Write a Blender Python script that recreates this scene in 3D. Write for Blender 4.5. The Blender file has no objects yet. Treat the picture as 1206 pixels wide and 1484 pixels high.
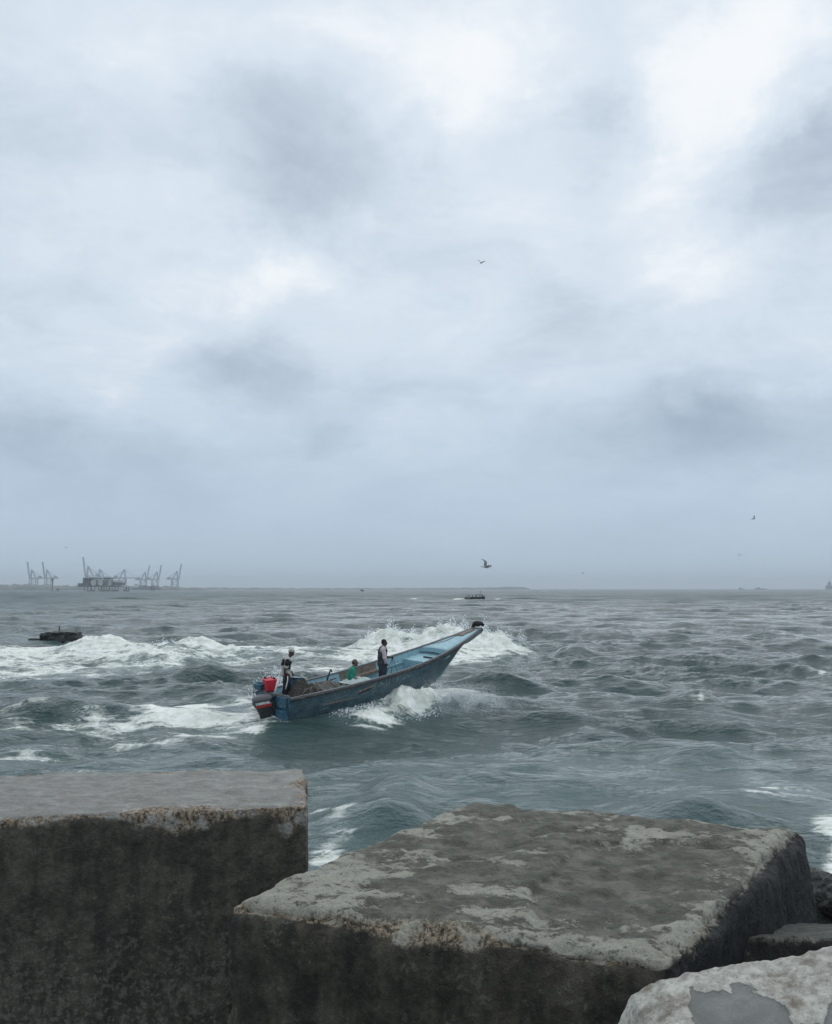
import bpy, bmesh, math, random
import numpy as np
from mathutils import Vector, Matrix, Euler

random.seed(7)
RNG = np.random.default_rng(7)
S = bpy.context.scene
COL = S.collection
R = math.radians

# ------------------------------------------------------------------ camera
CAM_H, FPX, PITCH = 4.5, 1390.0, 4.57
cam_d = bpy.data.cameras.new('camera')
cam_d.sensor_fit = 'HORIZONTAL'
cam_d.sensor_width = 36
cam_d.lens = 36 * FPX / 1206
cam_d.clip_start = 0.05
cam_d.clip_end = 40000
cam = bpy.data.objects.new('camera', cam_d)
COL.objects.link(cam)
cam.location = (0, 0, CAM_H)
cam.rotation_euler = (R(90 + PITCH), 0, 0)
S.camera = cam

# ------------------------------------------------------------------ render / exposure
S.view_settings.view_transform = 'Standard'
S.view_settings.look = 'None'
S.view_settings.exposure = 0.0
S.view_settings.gamma = 1.0
S.view_settings.use_curve_mapping = False
S.cycles.use_denoising = True
S.cycles.max_bounces = 6
S.render.filter_size = 1.15
S.cycles.volume_bounces = 0
S.cycles.sample_clamp_indirect = 6

SUN_EL, SUN_AZ = 52.0, 24.0     # azimuth from +Y towards +X


def pix_dir(px, py):
    p = R(PITCH)
    u, v = (px - 603) / FPX, (742 - py) / FPX
    return Vector((u, math.cos(p) - v * math.sin(p), math.sin(p) + v * math.cos(p)))


def at(px, py, y):
    d = pix_dir(px, py)
    return Vector((0, 0, CAM_H)) + d * (y / d.y)


def ground(px, py, z=0.0):
    d = pix_dir(px, py)
    return Vector((0, 0, CAM_H)) + d * ((z - CAM_H) / d.z)


# ------------------------------------------------------------------ node helper
class NT:
    def __init__(self, tree):
        self.t = tree
        self.n = tree.nodes
        self.n.clear()

    def new(self, kind, **kw):
        nd = self.n.new(kind)
        for k, v in kw.items():
            setattr(nd, k, v)
        return nd

    def put(self, sock, v):
        if isinstance(v, bpy.types.NodeSocket):
            self.t.links.new(v, sock)
        elif v is not None:
            if isinstance(v, (tuple, list)) and len(v) == 3 and sock.type == 'RGBA':
                v = (*v, 1)
            sock.default_value = v

    def math(self, op, a, b=None, c=None, clamp=False):
        nd = self.new('ShaderNodeMath', operation=op, use_clamp=clamp)
        for i, v in enumerate((a, b, c)):
            if v is not None:
                self.put(nd.inputs[i], v)
        return nd.outputs[0]

    def vmath(self, op, a, b=None, out=0):
        nd = self.new('ShaderNodeVectorMath', operation=op)
        self.put(nd.inputs[0], a)
        if b is not None:
            self.put(nd.inputs[1], b)
        return nd.outputs[out]

    def noise(self, vec, scale, detail=4, rough=0.55, dist=0.0, out=0):
        nd = self.new('ShaderNodeTexNoise')
        self.put(nd.inputs['Vector'], vec)
        nd.inputs['Scale'].default_value = scale
        nd.inputs['Detail'].default_value = detail
        nd.inputs['Roughness'].default_value = rough
        nd.inputs['Distortion'].default_value = dist
        return nd.outputs[out]

    def voronoi(self, vec, scale, feature='F1'):
        nd = self.new('ShaderNodeTexVoronoi', feature=feature)
        self.put(nd.inputs['Vector'], vec)
        nd.inputs['Scale'].default_value = scale
        return nd.outputs['Distance']

    def ramp(self, v, a, b, lo=0.0, hi=1.0, smooth=True):
        nd = self.new('ShaderNodeMapRange')
        nd.interpolation_type = 'SMOOTHSTEP' if smooth else 'LINEAR'
        for k, x in zip(('Value', 'From Min', 'From Max', 'To Min', 'To Max'), (v, a, b, lo, hi)):
            self.put(nd.inputs[k], x)
        return nd.outputs[0]

    def mix(self, f, a, b, blend='MIX'):
        nd = self.new('ShaderNodeMix', data_type='RGBA', blend_type=blend)
        self.put(nd.inputs[0], f)
        self.put(nd.inputs[6], a)
        self.put(nd.inputs[7], b)
        return nd.outputs[2]

    def scale(self, vec, s):
        return self.vmath('MULTIPLY', vec, s)

    def attr(self, name):
        return self.new('ShaderNodeAttribute', attribute_name=name).outputs['Fac']

    def bump(self, h, strength, dist, normal=None):
        nd = self.new('ShaderNodeBump')
        nd.inputs['Strength'].default_value = strength
        nd.inputs['Distance'].default_value = dist
        self.put(nd.inputs['Height'], h)
        if normal is not None:
            self.put(nd.inputs['Normal'], normal)
        return nd.outputs[0]

    def principled(self, **kw):
        nd = self.new('ShaderNodeBsdfPrincipled')
        for k, v in kw.items():
            self.put(nd.inputs[k.replace('_', ' ')], v)
        return nd

    def out(self, sh):
        o = self.new('ShaderNodeOutputMaterial')
        self.t.links.new(sh, o.inputs['Surface'])


def new_mat(name):
    m = bpy.data.materials.new(name)
    m.use_nodes = True
    return m, NT(m.node_tree)


# ------------------------------------------------------------------ world: overcast sky
W = bpy.data.worlds.new('World')
S.world = W
W.use_nodes = True
w = NT(W.node_tree)
sky = w.new('ShaderNodeTexSky', sky_type='NISHITA', sun_disc=False)
sky.sun_elevation = R(SUN_EL)
sky.sun_rotation = R(SUN_AZ)
bg_sky = w.new('ShaderNodeBackground')
bg_sky.inputs['Strength'].default_value = 0.1
w.put(bg_sky.inputs['Color'], sky.outputs[0])

D = w.vmath('NORMALIZE', w.new('ShaderNodeTexCoord').outputs['Generated'])
sx = w.new('ShaderNodeSeparateXYZ')
w.put(sx.inputs[0], D)
dx, dy, dz = sx.outputs
el = w.math('MAXIMUM', dz, 0.0)
# cloud layer coordinates: flattened towards the horizon like a real deck of cloud
inv = w.math('DIVIDE', 1.0, w.math('ADD', el, 0.32))
cmb = w.new('ShaderNodeCombineXYZ')
w.put(cmb.inputs[0], w.math('MULTIPLY', dx, inv))
w.put(cmb.inputs[1], w.math('MULTIPLY', dy, inv))
w.put(cmb.inputs[2], w.math('MULTIPLY', el, 1.2))
Pc = cmb.outputs[0]
wn = w.noise(Pc, 2.6, 5, 0.55, out=1)
warp = w.vmath('SUBTRACT', wn, (0.5, 0.5, 0.5))
Dw = w.vmath('ADD', D, w.scale(warp, (0.12, 0.12, 0.10)))
Dw2 = w.vmath('ADD', Dw, w.scale(w.vmath('SUBTRACT', w.noise(D, 11.0, 7, 0.64, out=1), (0.5, 0.5, 0.5)), (0.10, 0.10, 0.08)))


def blob(px, py, rx, ry, amp):
    """one cloud mass, placed by the direction in which it stands"""
    d = pix_dir(px, py).normalized()
    right = Vector((d.y, -d.x, 0)).normalized()
    up = right.cross(d)
    v = w.vmath('SUBTRACT', Dw2, tuple(d))
    a = w.math('DIVIDE', w.vmath('DOT_PRODUCT', v, tuple(right), out=1), rx / FPX)
    b = w.math('DIVIDE', w.vmath('DOT_PRODUCT', v, tuple(up), out=1), ry / FPX)
    r2 = w.math('ADD', w.math('MULTIPLY', a, a), w.math('MULTIPLY', b, b))
    front = w.math('GREATER_THAN', w.vmath('DOT_PRODUCT', D, tuple(d), out=1), 0.3)
    g = w.math('MULTIPLY', w.math('EXPONENT', w.math('MULTIPLY', r2, -1.0)), front)
    return w.math('MULTIPLY', g, amp)


BLOBS = [(510, 240, 160, 80, -0.7), (390, 140, 110, 60, -0.35), (420, 310, 120, 50, -0.35), (870, 130, 75, 80, -0.6), (1150, 265, 95, 85, -0.75), (1190, 175, 50, 45, -0.55),
         (1110, 620, 190, 60, -0.8), (960, 600, 70, 40, -0.3), (345, 535, 90, 34, -0.5), (160, 680, 190, 60, -0.7), (20, 610, 80, 50, -0.6), (480, 645, 60, 35, -0.45),
         (850, 460, 130, 60, -0.25), (60, 420, 120, 60, -0.25), (30, 230, 90, 90, -0.15), (540, 580, 60, 30, -0.2), (700, 560, 60, 40, -0.15),
         (970, 190, 70, 130, 0.5), (1010, 40, 190, 60, 0.5), (400, 410, 70, 36, 0.4), (1070, 130, 65, 100, 0.45), (760, 70, 80, 80, 0.4),
         (1000, 430, 90, 100, 0.32), (560, 420, 140, 40, 0.15), (690, 170, 50, 90, 0.35), (250, 420, 110, 50, 0.15), (740, 300, 60, 60, 0.2),
         (180, 340, 130, 50, 0.15), (560, 50, 160, 40, 0.3), (620, 600, 180, 40, 0.12), (200, 60, 160, 50, 0.2)]
fine = w.math('SUBTRACT', w.noise(w.vmath('ADD', Pc, w.scale(warp, (0.35, 0.35, 0.35))), 2.9, 9, 0.63), 0.5)
wide = w.math('SUBTRACT', w.noise(w.vmath('ADD', Pc, w.scale(warp, (0.5, 0.5, 0.5))), 1.5, 5, 0.5), 0.5)
acc = w.math('ADD', w.math('MULTIPLY', wide, 0.5), w.math('MULTIPLY', fine, 1.8))
for b_ in BLOBS:
    acc = w.math('ADD', acc, blob(*b_))
# calmer towards the horizon
acc = w.math('MULTIPLY', acc, w.ramp(el, 0.0, 0.24, 0.10, 1.0))
base = w.mix(w.ramp(el, 0.0, 0.34), (0.475, 0.605, 0.75), (0.715, 0.805, 0.90))
dark = w.mix(w.ramp(acc, 0.03, -0.95, 0.0, 1.0, False), base, w.mix(1.0, base, (0.56, 0.60, 0.655), 'MULTIPLY'))
cloud = w.mix(w.ramp(acc, 0.0, 0.75, 0.0, 1.0), dark, (0.955, 0.985, 1.01))
below = w.mix(w.ramp(dz, -0.1, 0.0), (0.2, 0.24, 0.28), cloud)
bg_cl = w.new('ShaderNodeBackground')
bg_cl.inputs['Strength'].default_value = 1.0
w.put(bg_cl.inputs['Color'], below)
mxs = w.new('ShaderNodeMixShader')
mxs.inputs[0].default_value = 0.96
w.t.links.new(bg_sky.outputs[0], mxs.inputs[1])
w.t.links.new(bg_cl.outputs[0], mxs.inputs[2])
wo = w.new('ShaderNodeOutputWorld')
w.t.links.new(mxs.outputs[0], wo.inputs['Surface'])
W.cycles.sampling_method = 'MANUAL'
W.cycles.sample_map_resolution = 1024

# ------------------------------------------------------------------ sun behind cloud
sun_d = bpy.data.lights.new('sun', 'SUN')
sun_d.energy = 1.0
sun_d.angle = R(110)
sun_d.color = (1.0, 0.985, 0.965)
sun = bpy.data.objects.new('sun', sun_d)
COL.objects.link(sun)
sdir = Vector((math.sin(R(SUN_AZ)) * math.cos(R(SUN_EL)), math.cos(R(SUN_AZ)) * math.cos(R(SUN_EL)), math.sin(R(SUN_EL))))
sun.rotation_euler = (-sdir).to_track_quat('-Z', 'Y').to_euler()
sun.location = sdir * 60


# ------------------------------------------------------------------ object helpers
def link(o, parent=None):
    COL.objects.link(o)
    if parent is not None:
        o.parent = parent
    return o


def tag(o, label=None, cat=None, group=None, kind=None):
    if label:
        o['label'] = label
    if cat:
        o['category'] = cat
    if group:
        o['group'] = group
    if kind:
        o['kind'] = kind
    return o


def empty(name, loc, label, cat, group=None, rot=(0, 0, 0)):
    o = bpy.data.objects.new(name, None)
    o.empty_display_size = 0.2
    link(o)
    o.location = loc
    o.rotation_euler = rot
    return tag(o, label, cat, group)


def copy_tree(o, parent=None):
    c = o.copy()
    link(c)
    c.parent = parent
    for ch in [x for x in o.children]:
        copy_tree(ch, c)
    return c


def mesh_np(name, V, Q, mat, parent=None, smooth=True, attrs=None):
    """fast mesh from numpy verts (n,3) and faces (m,3|4)"""
    V = np.asarray(V, np.float32)
    Q = np.asarray(Q, np.int32)
    me = bpy.data.meshes.new(name)
    k = Q.shape[1]
    me.vertices.add(len(V))
    me.vertices.foreach_set('co', V.ravel())
    me.loops.add(Q.size)
    me.loops.foreach_set('vertex_index', Q.ravel())
    me.polygons.add(len(Q))
    me.polygons.foreach_set('loop_start', np.arange(0, Q.size, k, dtype=np.int32))
    me.polygons.foreach_set('loop_total', np.full(len(Q), k, np.int32))
    me.polygons.foreach_set('use_smooth', np.full(len(Q), smooth, bool))
    me.update()
    me.validate()
    for an, av in (attrs or {}).items():
        a = me.attributes.new(an, 'FLOAT', 'POINT')
        a.data.foreach_set('value', np.asarray(av, np.float32).ravel())
    if mat:
        me.materials.append(mat)
    return link(bpy.data.objects.new(name, me), parent)


class MB:
    """collects simple shapes and links them as ONE mesh object"""

    def __init__(self):
        self.bm = bmesh.new()

    def box(self, size, loc=(0, 0, 0), rot=(0, 0, 0), taper=None):
        r = bmesh.ops.create_cube(self.bm, size=1.0)
        for v in r['verts']:
            top = v.co.z > 0
            v.co = Vector((v.co.x * size[0], v.co.y * size[1], v.co.z * size[2]))
            if taper and top:
                v.co.x *= taper[0]
                v.co.y *= taper[1]
        m = Matrix.Translation(loc) @ Euler(rot).to_matrix().to_4x4()
        bmesh.ops.transform(self.bm, matrix=m, verts=r['verts'])
        return self

    def bar(self, a, b, wx, wy=None):
        """square beam from a to b"""
        a, b = Vector(a), Vector(b)
        d = b - a
        r = bmesh.ops.create_cube(self.bm, size=1.0)
        wy = wy or wx
        for v in r['verts']:
            v.co = Vector((v.co.x * wx, v.co.y * wy, v.co.z * d.length))
        m = Matrix.Translation((a + b) / 2) @ d.to_track_quat('Z', 'X').to_matrix().to_4x4()
        bmesh.ops.transform(self.bm, matrix=m, verts=r['verts'])
        return self

    def cyl(self, a, b, r0, r1=None, seg=12):
        a, b = Vector(a), Vector(b)
        d = b - a
        r = bmesh.ops.create_cone(self.bm, cap_ends=True, segments=seg, radius1=r0, radius2=r0 if r1 is None else r1, depth=d.length)
        m = Matrix.Translation((a + b) / 2) @ d.to_track_quat('Z', 'X').to_matrix().to_4x4()
        bmesh.ops.transform(self.bm, matrix=m, verts=r['verts'])
        return self

    def ball(self, c, rad, rot=(0, 0, 0), u=14, v=9):
        r = bmesh.ops.create_uvsphere(self.bm, u_segments=u, v_segments=v, radius=1)
        if not isinstance(rad, (tuple, list)):
            rad = (rad,) * 3
        m = Matrix.Translation(c) @ Euler(rot).to_matrix().to_4x4() @ Matrix.Diagonal((*rad, 1))
        bmesh.ops.transform(self.bm, matrix=m, verts=r['verts'])
        return self

    def tube(self, pts, r, seg=6, closed=False):
        pts = [Vector(p) for p in pts]
        n = len(pts)
        rs = r if isinstance(r, (list, tuple)) else [r] * n
        rings = []
        for i, p in enumerate(pts):
            t = (pts[min(i + 1, n - 1)] - pts[max(i - 1, 0)]).normalized()
            up = Vector((0, 0, 1)) if abs(t.z) < 0.95 else Vector((1, 0, 0))
            a = t.cross(up).normalized()
            b = a.cross(t)
            rings.append([self.bm.verts.new(p + (a * math.cos(k * 2 * math.pi / seg) + b * math.sin(k * 2 * math.pi / seg)) * rs[i]) for k in range(seg)])
        for i in range(n - 1):
            for k in range(seg):
                self.bm.faces.new((rings[i][k], rings[i][(k + 1) % seg], rings[i + 1][(k + 1) % seg], rings[i + 1][k]))
        self.bm.faces.new(rings[0][::-1])
        self.bm.faces.new(rings[-1])
        return self

    def grid(self, rows, close=False):
        """quads through rows of points"""
        vs = [[self.bm.verts.new(p) for p in row] for row in rows]
        for i in range(len(vs) - 1):
            m = len(vs[i])
            for j in range(m if close else m - 1):
                self.bm.faces.new((vs[i][j], vs[i][(j + 1) % m], vs[i + 1][(j + 1) % m], vs[i + 1][j]))
        return self

    def ngon(self, pts):
        self.bm.faces.new([self.bm.verts.new(p) for p in pts])
        return self

    def build(self, name, mat, parent=None, smooth=False, bevel=0.0, seg=2, recalc=True, solid=0.0, angle=None):
        if recalc:
            bmesh.ops.recalc_face_normals(self.bm, faces=self.bm.faces)
        if bevel:
            ed = [e for e in self.bm.edges if len(e.link_faces) == 2 and e.calc_face_angle(0) > 0.5]
            bmesh.ops.bevel(self.bm, geom=ed, offset=bevel, segments=seg, affect='EDGES', profile=0.6)
        me = bpy.data.meshes.new(name)
        self.bm.to_mesh(me)
        self.bm.free()
        if smooth:
            for p in me.polygons:
                p.use_smooth = True
            if angle:
                me.set_sharp_from_angle(angle=angle)
        if mat:
            me.materials.append(mat)
        o = link(bpy.data.objects.new(name, me), parent)
        if solid:
            m = o.modifiers.new('thickness', 'SOLIDIFY')
            m.thickness = solid
            m.offset = -1
        return o


def remeshed(name, mb, voxel, mat, parent=None, smooth_iter=2, wrinkle=0.0, wscale=9.0):
    """a union of closed shapes turned into one continuous surface"""
    tmp = mb.build('tmp', None)
    m = tmp.modifiers.new('r', 'REMESH')
    m.mode = 'VOXEL'
    m.voxel_size = voxel
    if smooth_iter:
        s = tmp.modifiers.new('s', 'SMOOTH')
        s.factor = 0.5
        s.iterations = smooth_iter
    dg = bpy.context.evaluated_depsgraph_get()
    me = bpy.data.meshes.new_from_object(tmp.evaluated_get(dg))
    me.name = name
    bpy.data.objects.remove(tmp)
    n = len(me.vertices)
    co = np.empty(n * 3, np.float32)
    me.vertices.foreach_get('co', co)
    if wrinkle:
        co = co.reshape(-1, 3)
        nr = np.empty(n * 3, np.float32)
        me.vertices.foreach_get('normal', nr)
        nr = nr.reshape(-1, 3)
        f = fbm(co * np.array([wscale, wscale, wscale * 0.55], np.float32), 3)
        co = co + nr * (f * wrinkle)[:, None]
        me.vertices.foreach_set('co', co.astype(np.float32).ravel())
    for p in me.polygons:
        p.use_smooth = True
    me.materials.clear()
    me.materials.append(mat)
    return link(bpy.data.objects.new(name, me), parent)


# ------------------------------------------------------------------ numpy noise
_perm = RNG.permutation(512).astype(np.int64)
_grad = RNG.normal(size=(512, 3))
_grad /= np.linalg.norm(_grad, axis=1)[:, None]


def perlin(P):
    P = np.asarray(P, np.float64)
    i = np.floor(P).astype(np.int64)
    f = P - i
    u = f * f * f * (f * (f * 6 - 15) + 10)
    out = np.zeros(len(P))
    for cx in (0, 1):
        for cy in (0, 1):
            for cz in (0, 1):
                h = _perm[(_perm[(_perm[(i[:, 0] + cx) & 511] + i[:, 1] + cy) & 511] + i[:, 2] + cz) & 511]
                g = _grad[h]
                d = g[:, 0] * (f[:, 0] - cx) + g[:, 1] * (f[:, 1] - cy) + g[:, 2] * (f[:, 2] - cz)
                wgt = (u[:, 0] if cx else 1 - u[:, 0]) * (u[:, 1] if cy else 1 - u[:, 1]) * (u[:, 2] if cz else 1 - u[:, 2])
                out += d * wgt
    return out * 1.6


def fbm(P, octv=4, gain=0.5, ridged=False):
    P = np.asarray(P, np.float64)
    a, s, out = 1.0, 1.0, 0.0
    for k in range(octv):
        n = perlin(P * s + k * 17.3)
        out = out + a * ((1 - 2 * np.abs(n)) if ridged else n)
        a *= gain
        s *= 2.03
    return out


def sstep(x, a, b):
    t = np.clip((x - a) / (b - a), 0, 1)
    return t * t * (3 - 2 * t)


# ------------------------------------------------------------------ plain materials
def mat_paint(name, col, rough=0.6, wear=None, wear_amt=0.5, scale=6.0, bump=0.15, spec=0.4):
    m, t = new_mat(name)
    P = t.new('ShaderNodeTexCoord').outputs['Object']
    n1 = t.noise(P, scale, 6, 0.65)
    n2 = t.noise(P, scale * 6, 4, 0.6)
    c = t.mix(t.ramp(n1, 0.3, 0.7), tuple(x * 0.75 for x in col), tuple(min(1, x * 1.2) for x in col))
    if wear:
        mk = t.ramp(t.math('ADD', t.math('MULTIPLY', n1, 0.6), t.math('MULTIPLY', n2, 0.4)), 0.62 - 0.22 * wear_amt, 0.68 - 0.16 * wear_amt)
        c = t.mix(mk, c, wear)
    b = t.bump(t.math('ADD', n1, n2), bump, 0.02)
    t.out(t.principled(Base_Color=c, Roughness=rough, Normal=b, Specular_IOR_Level=spec).outputs[0])
    return m


def mat_plain(name, col, rough=0.7, metal=0.0, var=0.25, scale=8.0):
    m, t = new_mat(name)
    P = t.new('ShaderNodeTexCoord').outputs['Object']
    n = t.noise(P, scale, 4, 0.6)
    c = t.mix(n, tuple(x * (1 - var) for x in col), tuple(min(1, x * (1 + var)) for x in col))
    t.out(t.principled(Base_Color=c, Roughness=rough, Metallic=metal).outputs[0])
    return m


M = {}
M['hull_in'] = mat_paint('light_blue_paint', (0.25, 0.42, 0.475), 0.55, (0.13, 0.25, 0.31), 0.45, 5)
M['deck'] = mat_paint('pale_blue_deck_paint', (0.31, 0.49, 0.54), 0.5, (0.17, 0.32, 0.39), 0.4, 4)
M['worn_wood'] = mat_paint('worn_brown_wood', (0.19, 0.15, 0.12), 0.8, (0.26, 0.24, 0.22), 0.5, 9)
M['rail'] = mat_paint('grimy_rail', (0.05, 0.043, 0.04), 0.7, (0.16, 0.14, 0.13), 0.45, 7)
M['rail_pale'] = mat_paint('worn_grey_gunwale', (0.17, 0.2, 0.21), 0.7, (0.09, 0.07, 0.06), 0.6, 7)
M['letter'] = mat_paint('faded_white_paint', (0.22, 0.28, 0.30), 0.7, (0.05, 0.09, 0.11), 0.6, 9)
M['transom'] = mat_paint('blue_transom_paint', (0.03, 0.105, 0.165), 0.5, (0.10, 0.19, 0.24), 0.5, 6)
M['rubber'] = mat_plain('black_rubber', (0.012, 0.012, 0.013), 0.75)
M['cowl'] = mat_plain('dark_grey_cowling', (0.035, 0.038, 0.043), 0.35)
M['cowl_top'] = mat_plain('grey_cowling_top', (0.1, 0.105, 0.11), 0.45)
M['dark_metal'] = mat_plain('dark_metal', (0.02, 0.024, 0.028), 0.5)
M['red'] = mat_plain('red_plastic', (0.55, 0.025, 0.04), 0.45, var=0.2)
M['stripe'] = mat_plain('red_stripe', (0.4, 0.03, 0.03), 0.45)
M['white'] = mat_plain('white_plastic', (0.75, 0.76, 0.75), 0.5)
M['skin'] = mat_plain('dark_brown_skin', (0.07, 0.038, 0.028), 0.55)
M['skin2'] = mat_plain('brown_skin', (0.13, 0.07, 0.052), 0.55)
M['hair'] = mat_plain('black_hair', (0.01, 0.009, 0.009), 0.8)
M['shirt_white'] = mat_plain('white_cotton', (0.43, 0.43, 0.38), 0.9, var=0.3)
M['shirt_pink'] = mat_plain('pale_pink_cotton', (0.50, 0.42, 0.44), 0.9, var=0.25)
M['shirt_green'] = mat_plain('green_cotton', (0.022, 0.2, 0.135), 0.9, var=0.3)
M['black_cloth'] = mat_plain('black_cloth', (0.011, 0.012, 0.017), 0.9)
M['oilskin'] = mat_plain('dark_oilskin', (0.018, 0.022, 0.028), 0.5)
M['net'] = mat_paint('brown_net', (0.135, 0.13, 0.115), 0.95, (0.27, 0.27, 0.25), 0.45, 14, 0.9)
M['net_dark'] = mat_paint('dark_net', (0.045, 0.045, 0.035), 0.95, (0.14, 0.13, 0.11), 0.5, 16, 0.9)
M['sheet'] = mat_paint('pale_sheet', (0.42, 0.5, 0.48), 0.5, (0.25, 0.3, 0.3), 0.4, 10)
M['rope'] = mat_plain('grey_rope', (0.14, 0.12, 0.10), 0.9)
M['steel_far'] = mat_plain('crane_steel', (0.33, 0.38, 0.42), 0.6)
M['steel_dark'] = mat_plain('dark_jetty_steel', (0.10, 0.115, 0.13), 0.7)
M['tank'] = mat_plain('pale_tank', (0.5, 0.5, 0.5), 0.6)
M['ship'] = mat_plain('ship_hull', (0.06, 0.075, 0.1), 0.6)
M['dark_hull'] = mat_plain('dark_boat_wood', (0.02, 0.022, 0.026), 0.7)
M['gull'] = mat_plain('grey_gull_feathers', (0.16, 0.17, 0.18), 0.8)
M['gull_dark'] = mat_plain('dark_gull_feathers', (0.035, 0.035, 0.04), 0.8)
M['gull_white'] = mat_plain('pale_gull_feathers', (0.4, 0.41, 0.42), 0.8)

# hull outside: weathered teal with chips, rust and grime
m, t = new_mat('weathered_teal_hull')
P = t.new('ShaderNodeTexCoord').outputs['Object']
n1 = t.noise(t.scale(P, (1, 1, 2)), 2.2, 7, 0.62)
n2 = t.noise(P, 24, 5, 0.65)
n3 = t.noise(t.scale(P, (2.2, 2.2, 0.5)), 3.0, 5, 0.6)
c = t.mix(t.ramp(n1, 0.32, 0.68), (0.032, 0.066, 0.082), (0.074, 0.138, 0.166))
c = t.mix(t.ramp(n3, 0.5, 0.72, 0, 0.55), c, (0.09, 0.105, 0.10))
c = t.mix(t.ramp(n2, 0.58, 0.66, 0, 0.75), c, (0.24, 0.30, 0.31))
c = t.mix(t.ramp(t.math('MULTIPLY', n1, n2), 0.335, 0.375, 0, 0.8), c, (0.13, 0.075, 0.045))
t.out(t.principled(Base_Color=c, Roughness=0.45, Normal=t.bump(n2, 0.25, 0.02)).outputs[0])
M['hull'] = m

# ------------------------------------------------------------------ the fishing boat's frame (needed by the sea around it)
B_O = Vector((-4.557, 30.825, 1.133))
B_YAW, B_PIT, B_ROLL, B_L = 46.6, 4.86, 3.45, 10.17
BM = Matrix.Translation(B_O) @ Matrix.Rotation(R(B_YAW), 4, 'Z') @ Matrix.Rotation(-R(B_PIT), 4, 'Y') @ Matrix.Rotation(R(B_ROLL), 4, 'X')
_bt = [0, .25, .5, .65, .8, 1]
_bb = [.866, .94, .99, .92, .68, .235]


def b_gun(t_):
    # smooth half breadth
    return float(np.interp(t_, np.linspace(0, 1, 41), _bsm))


_ts = np.linspace(0, 1, 41)
_bsm = np.interp(_ts, _bt, _bb)
for _ in range(6):
    _bsm[1:-1] = (_bsm[:-2] + 2 * _bsm[1:-1] + _bsm[2:]) / 4


def g_sheer(t_):
    return 0.956 * t_ ** 2.5


# ------------------------------------------------------------------ sea
ridges = []


def ridge(u, v, half_px, h, front, back, foam=0.0, skew=0.0, curl=0.0):
    y0 = CAM_H * FPX / (v - 853)
    ridges.append(((u - 603) / FPX * y0, y0, half_px / FPX * y0, h, front, back, foam, skew, curl))


# breaking wave behind the boat, and the long line of white water on the left
ridge(600, 948, 84, 1.35, 1.7, 4.5, 1.0, 0.0)
ridge(548, 948, 34, 0.35, 1.4, 3.5, 1.0, 0.0)
ridge(705, 950, 60, 1.2, 1.9, 4.5, 1.0, -0.05)
ridge(775, 949, 55, 0.55, 1.6, 4.0, 0.35, 0.05)
ridge(150, 950, 60, 0.82, 2.0, 4.5, 1.0, -0.1)
ridge(225, 960, 70, 0.75, 2.2, 4.5, 0.75, -0.15)
ridge(320, 955, 90, 0.55, 2.0, 4.0, 0.8, 0.0)
# smooth dark swells
ridge(400, 985, 130, 0.7, 1.6, 3.2, 0.0)
ridge(250, 987, 110, 0.35, 1.4, 3.0, 0.0)
ridge(80, 1042, 70, 0.6, 0.9, 1.8, 0.0)
ridge(210, 1046, 150, 0.42, 1.1, 2.0, 0.25)
ridge(270, 1054, 60, 0.32, 0.7, 1.4, 0.85)
ridge(60, 1084, 55, 0.3, 0.7, 1.3, 0.35)
ridge(860, 1058, 60, 0.34, 0.9, 1.9, 0.0)
ridge(740, 1000, 60, 0.3, 1.2, 2.4, 0.0)
ridge(1050, 1048, 50, 0.3, 0.8, 1.6, 0.0)
ridge(920, 925, 90, 0.6, 1.8, 4.5, 0.0)
ridge(1110, 932, 80, 0.75, 1.8, 4.5, 0.0)
ridge(420, 922, 70, 0.6, 1.8, 4.5, 0.0)
ridge(330, 928, 60, 0.4, 1.8, 4.0, 0.0)
ridge(1000, 962, 40, 0.5, 1.2, 2.6, 0.0)
ridge(880, 958, 60, 0.35, 1.4, 3.0, 0.0)
ridge(840, 1094, 90, 0.26, 0.8, 1.6, 0.0)
ridge(1010, 1022, 25, 0.3, 0.6, 1.2, 0.25)
ridge(1160, 978, 20, 0.35, 0.7, 1.5, 0.3)
ridge(560, 1068, 120, 0.2, 0.9, 2.0, 0.0)
ridge(700, 1152, 120, 0.15, 0.7, 1.4, 0.0)
ridge(500, 1195, 60, 0.14, 0.5, 1.0, 0.0)

# more swells of mixed size, near and far
rr0 = random.Random(12)
for _ in range(30):
    ridge(rr0.uniform(430, 1300), rr0.uniform(1048, 1215), rr0.uniform(35, 120), rr0.uniform(.08, .22), rr0.uniform(.4, .9), rr0.uniform(.9, 1.9), 0.0, rr0.uniform(-.25, .25))
for _ in range(12):
    ridge(rr0.uniform(-60, 360), rr0.uniform(1060, 1125), rr0.uniform(35, 100), rr0.uniform(.08, .2), rr0.uniform(.4, .9), rr0.uniform(.9, 1.9), 0.0, rr0.uniform(-.25, .25))
for _ in range(34):
    vv = rr0.uniform(872, 960)
    ridge(rr0.uniform(-50, 1260), vv, rr0.uniform(15, 70), rr0.uniform(.2, .5), rr0.uniform(1.0, 2.0), rr0.uniform(2.5, 5), 0.0, rr0.uniform(-.2, .2))

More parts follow.
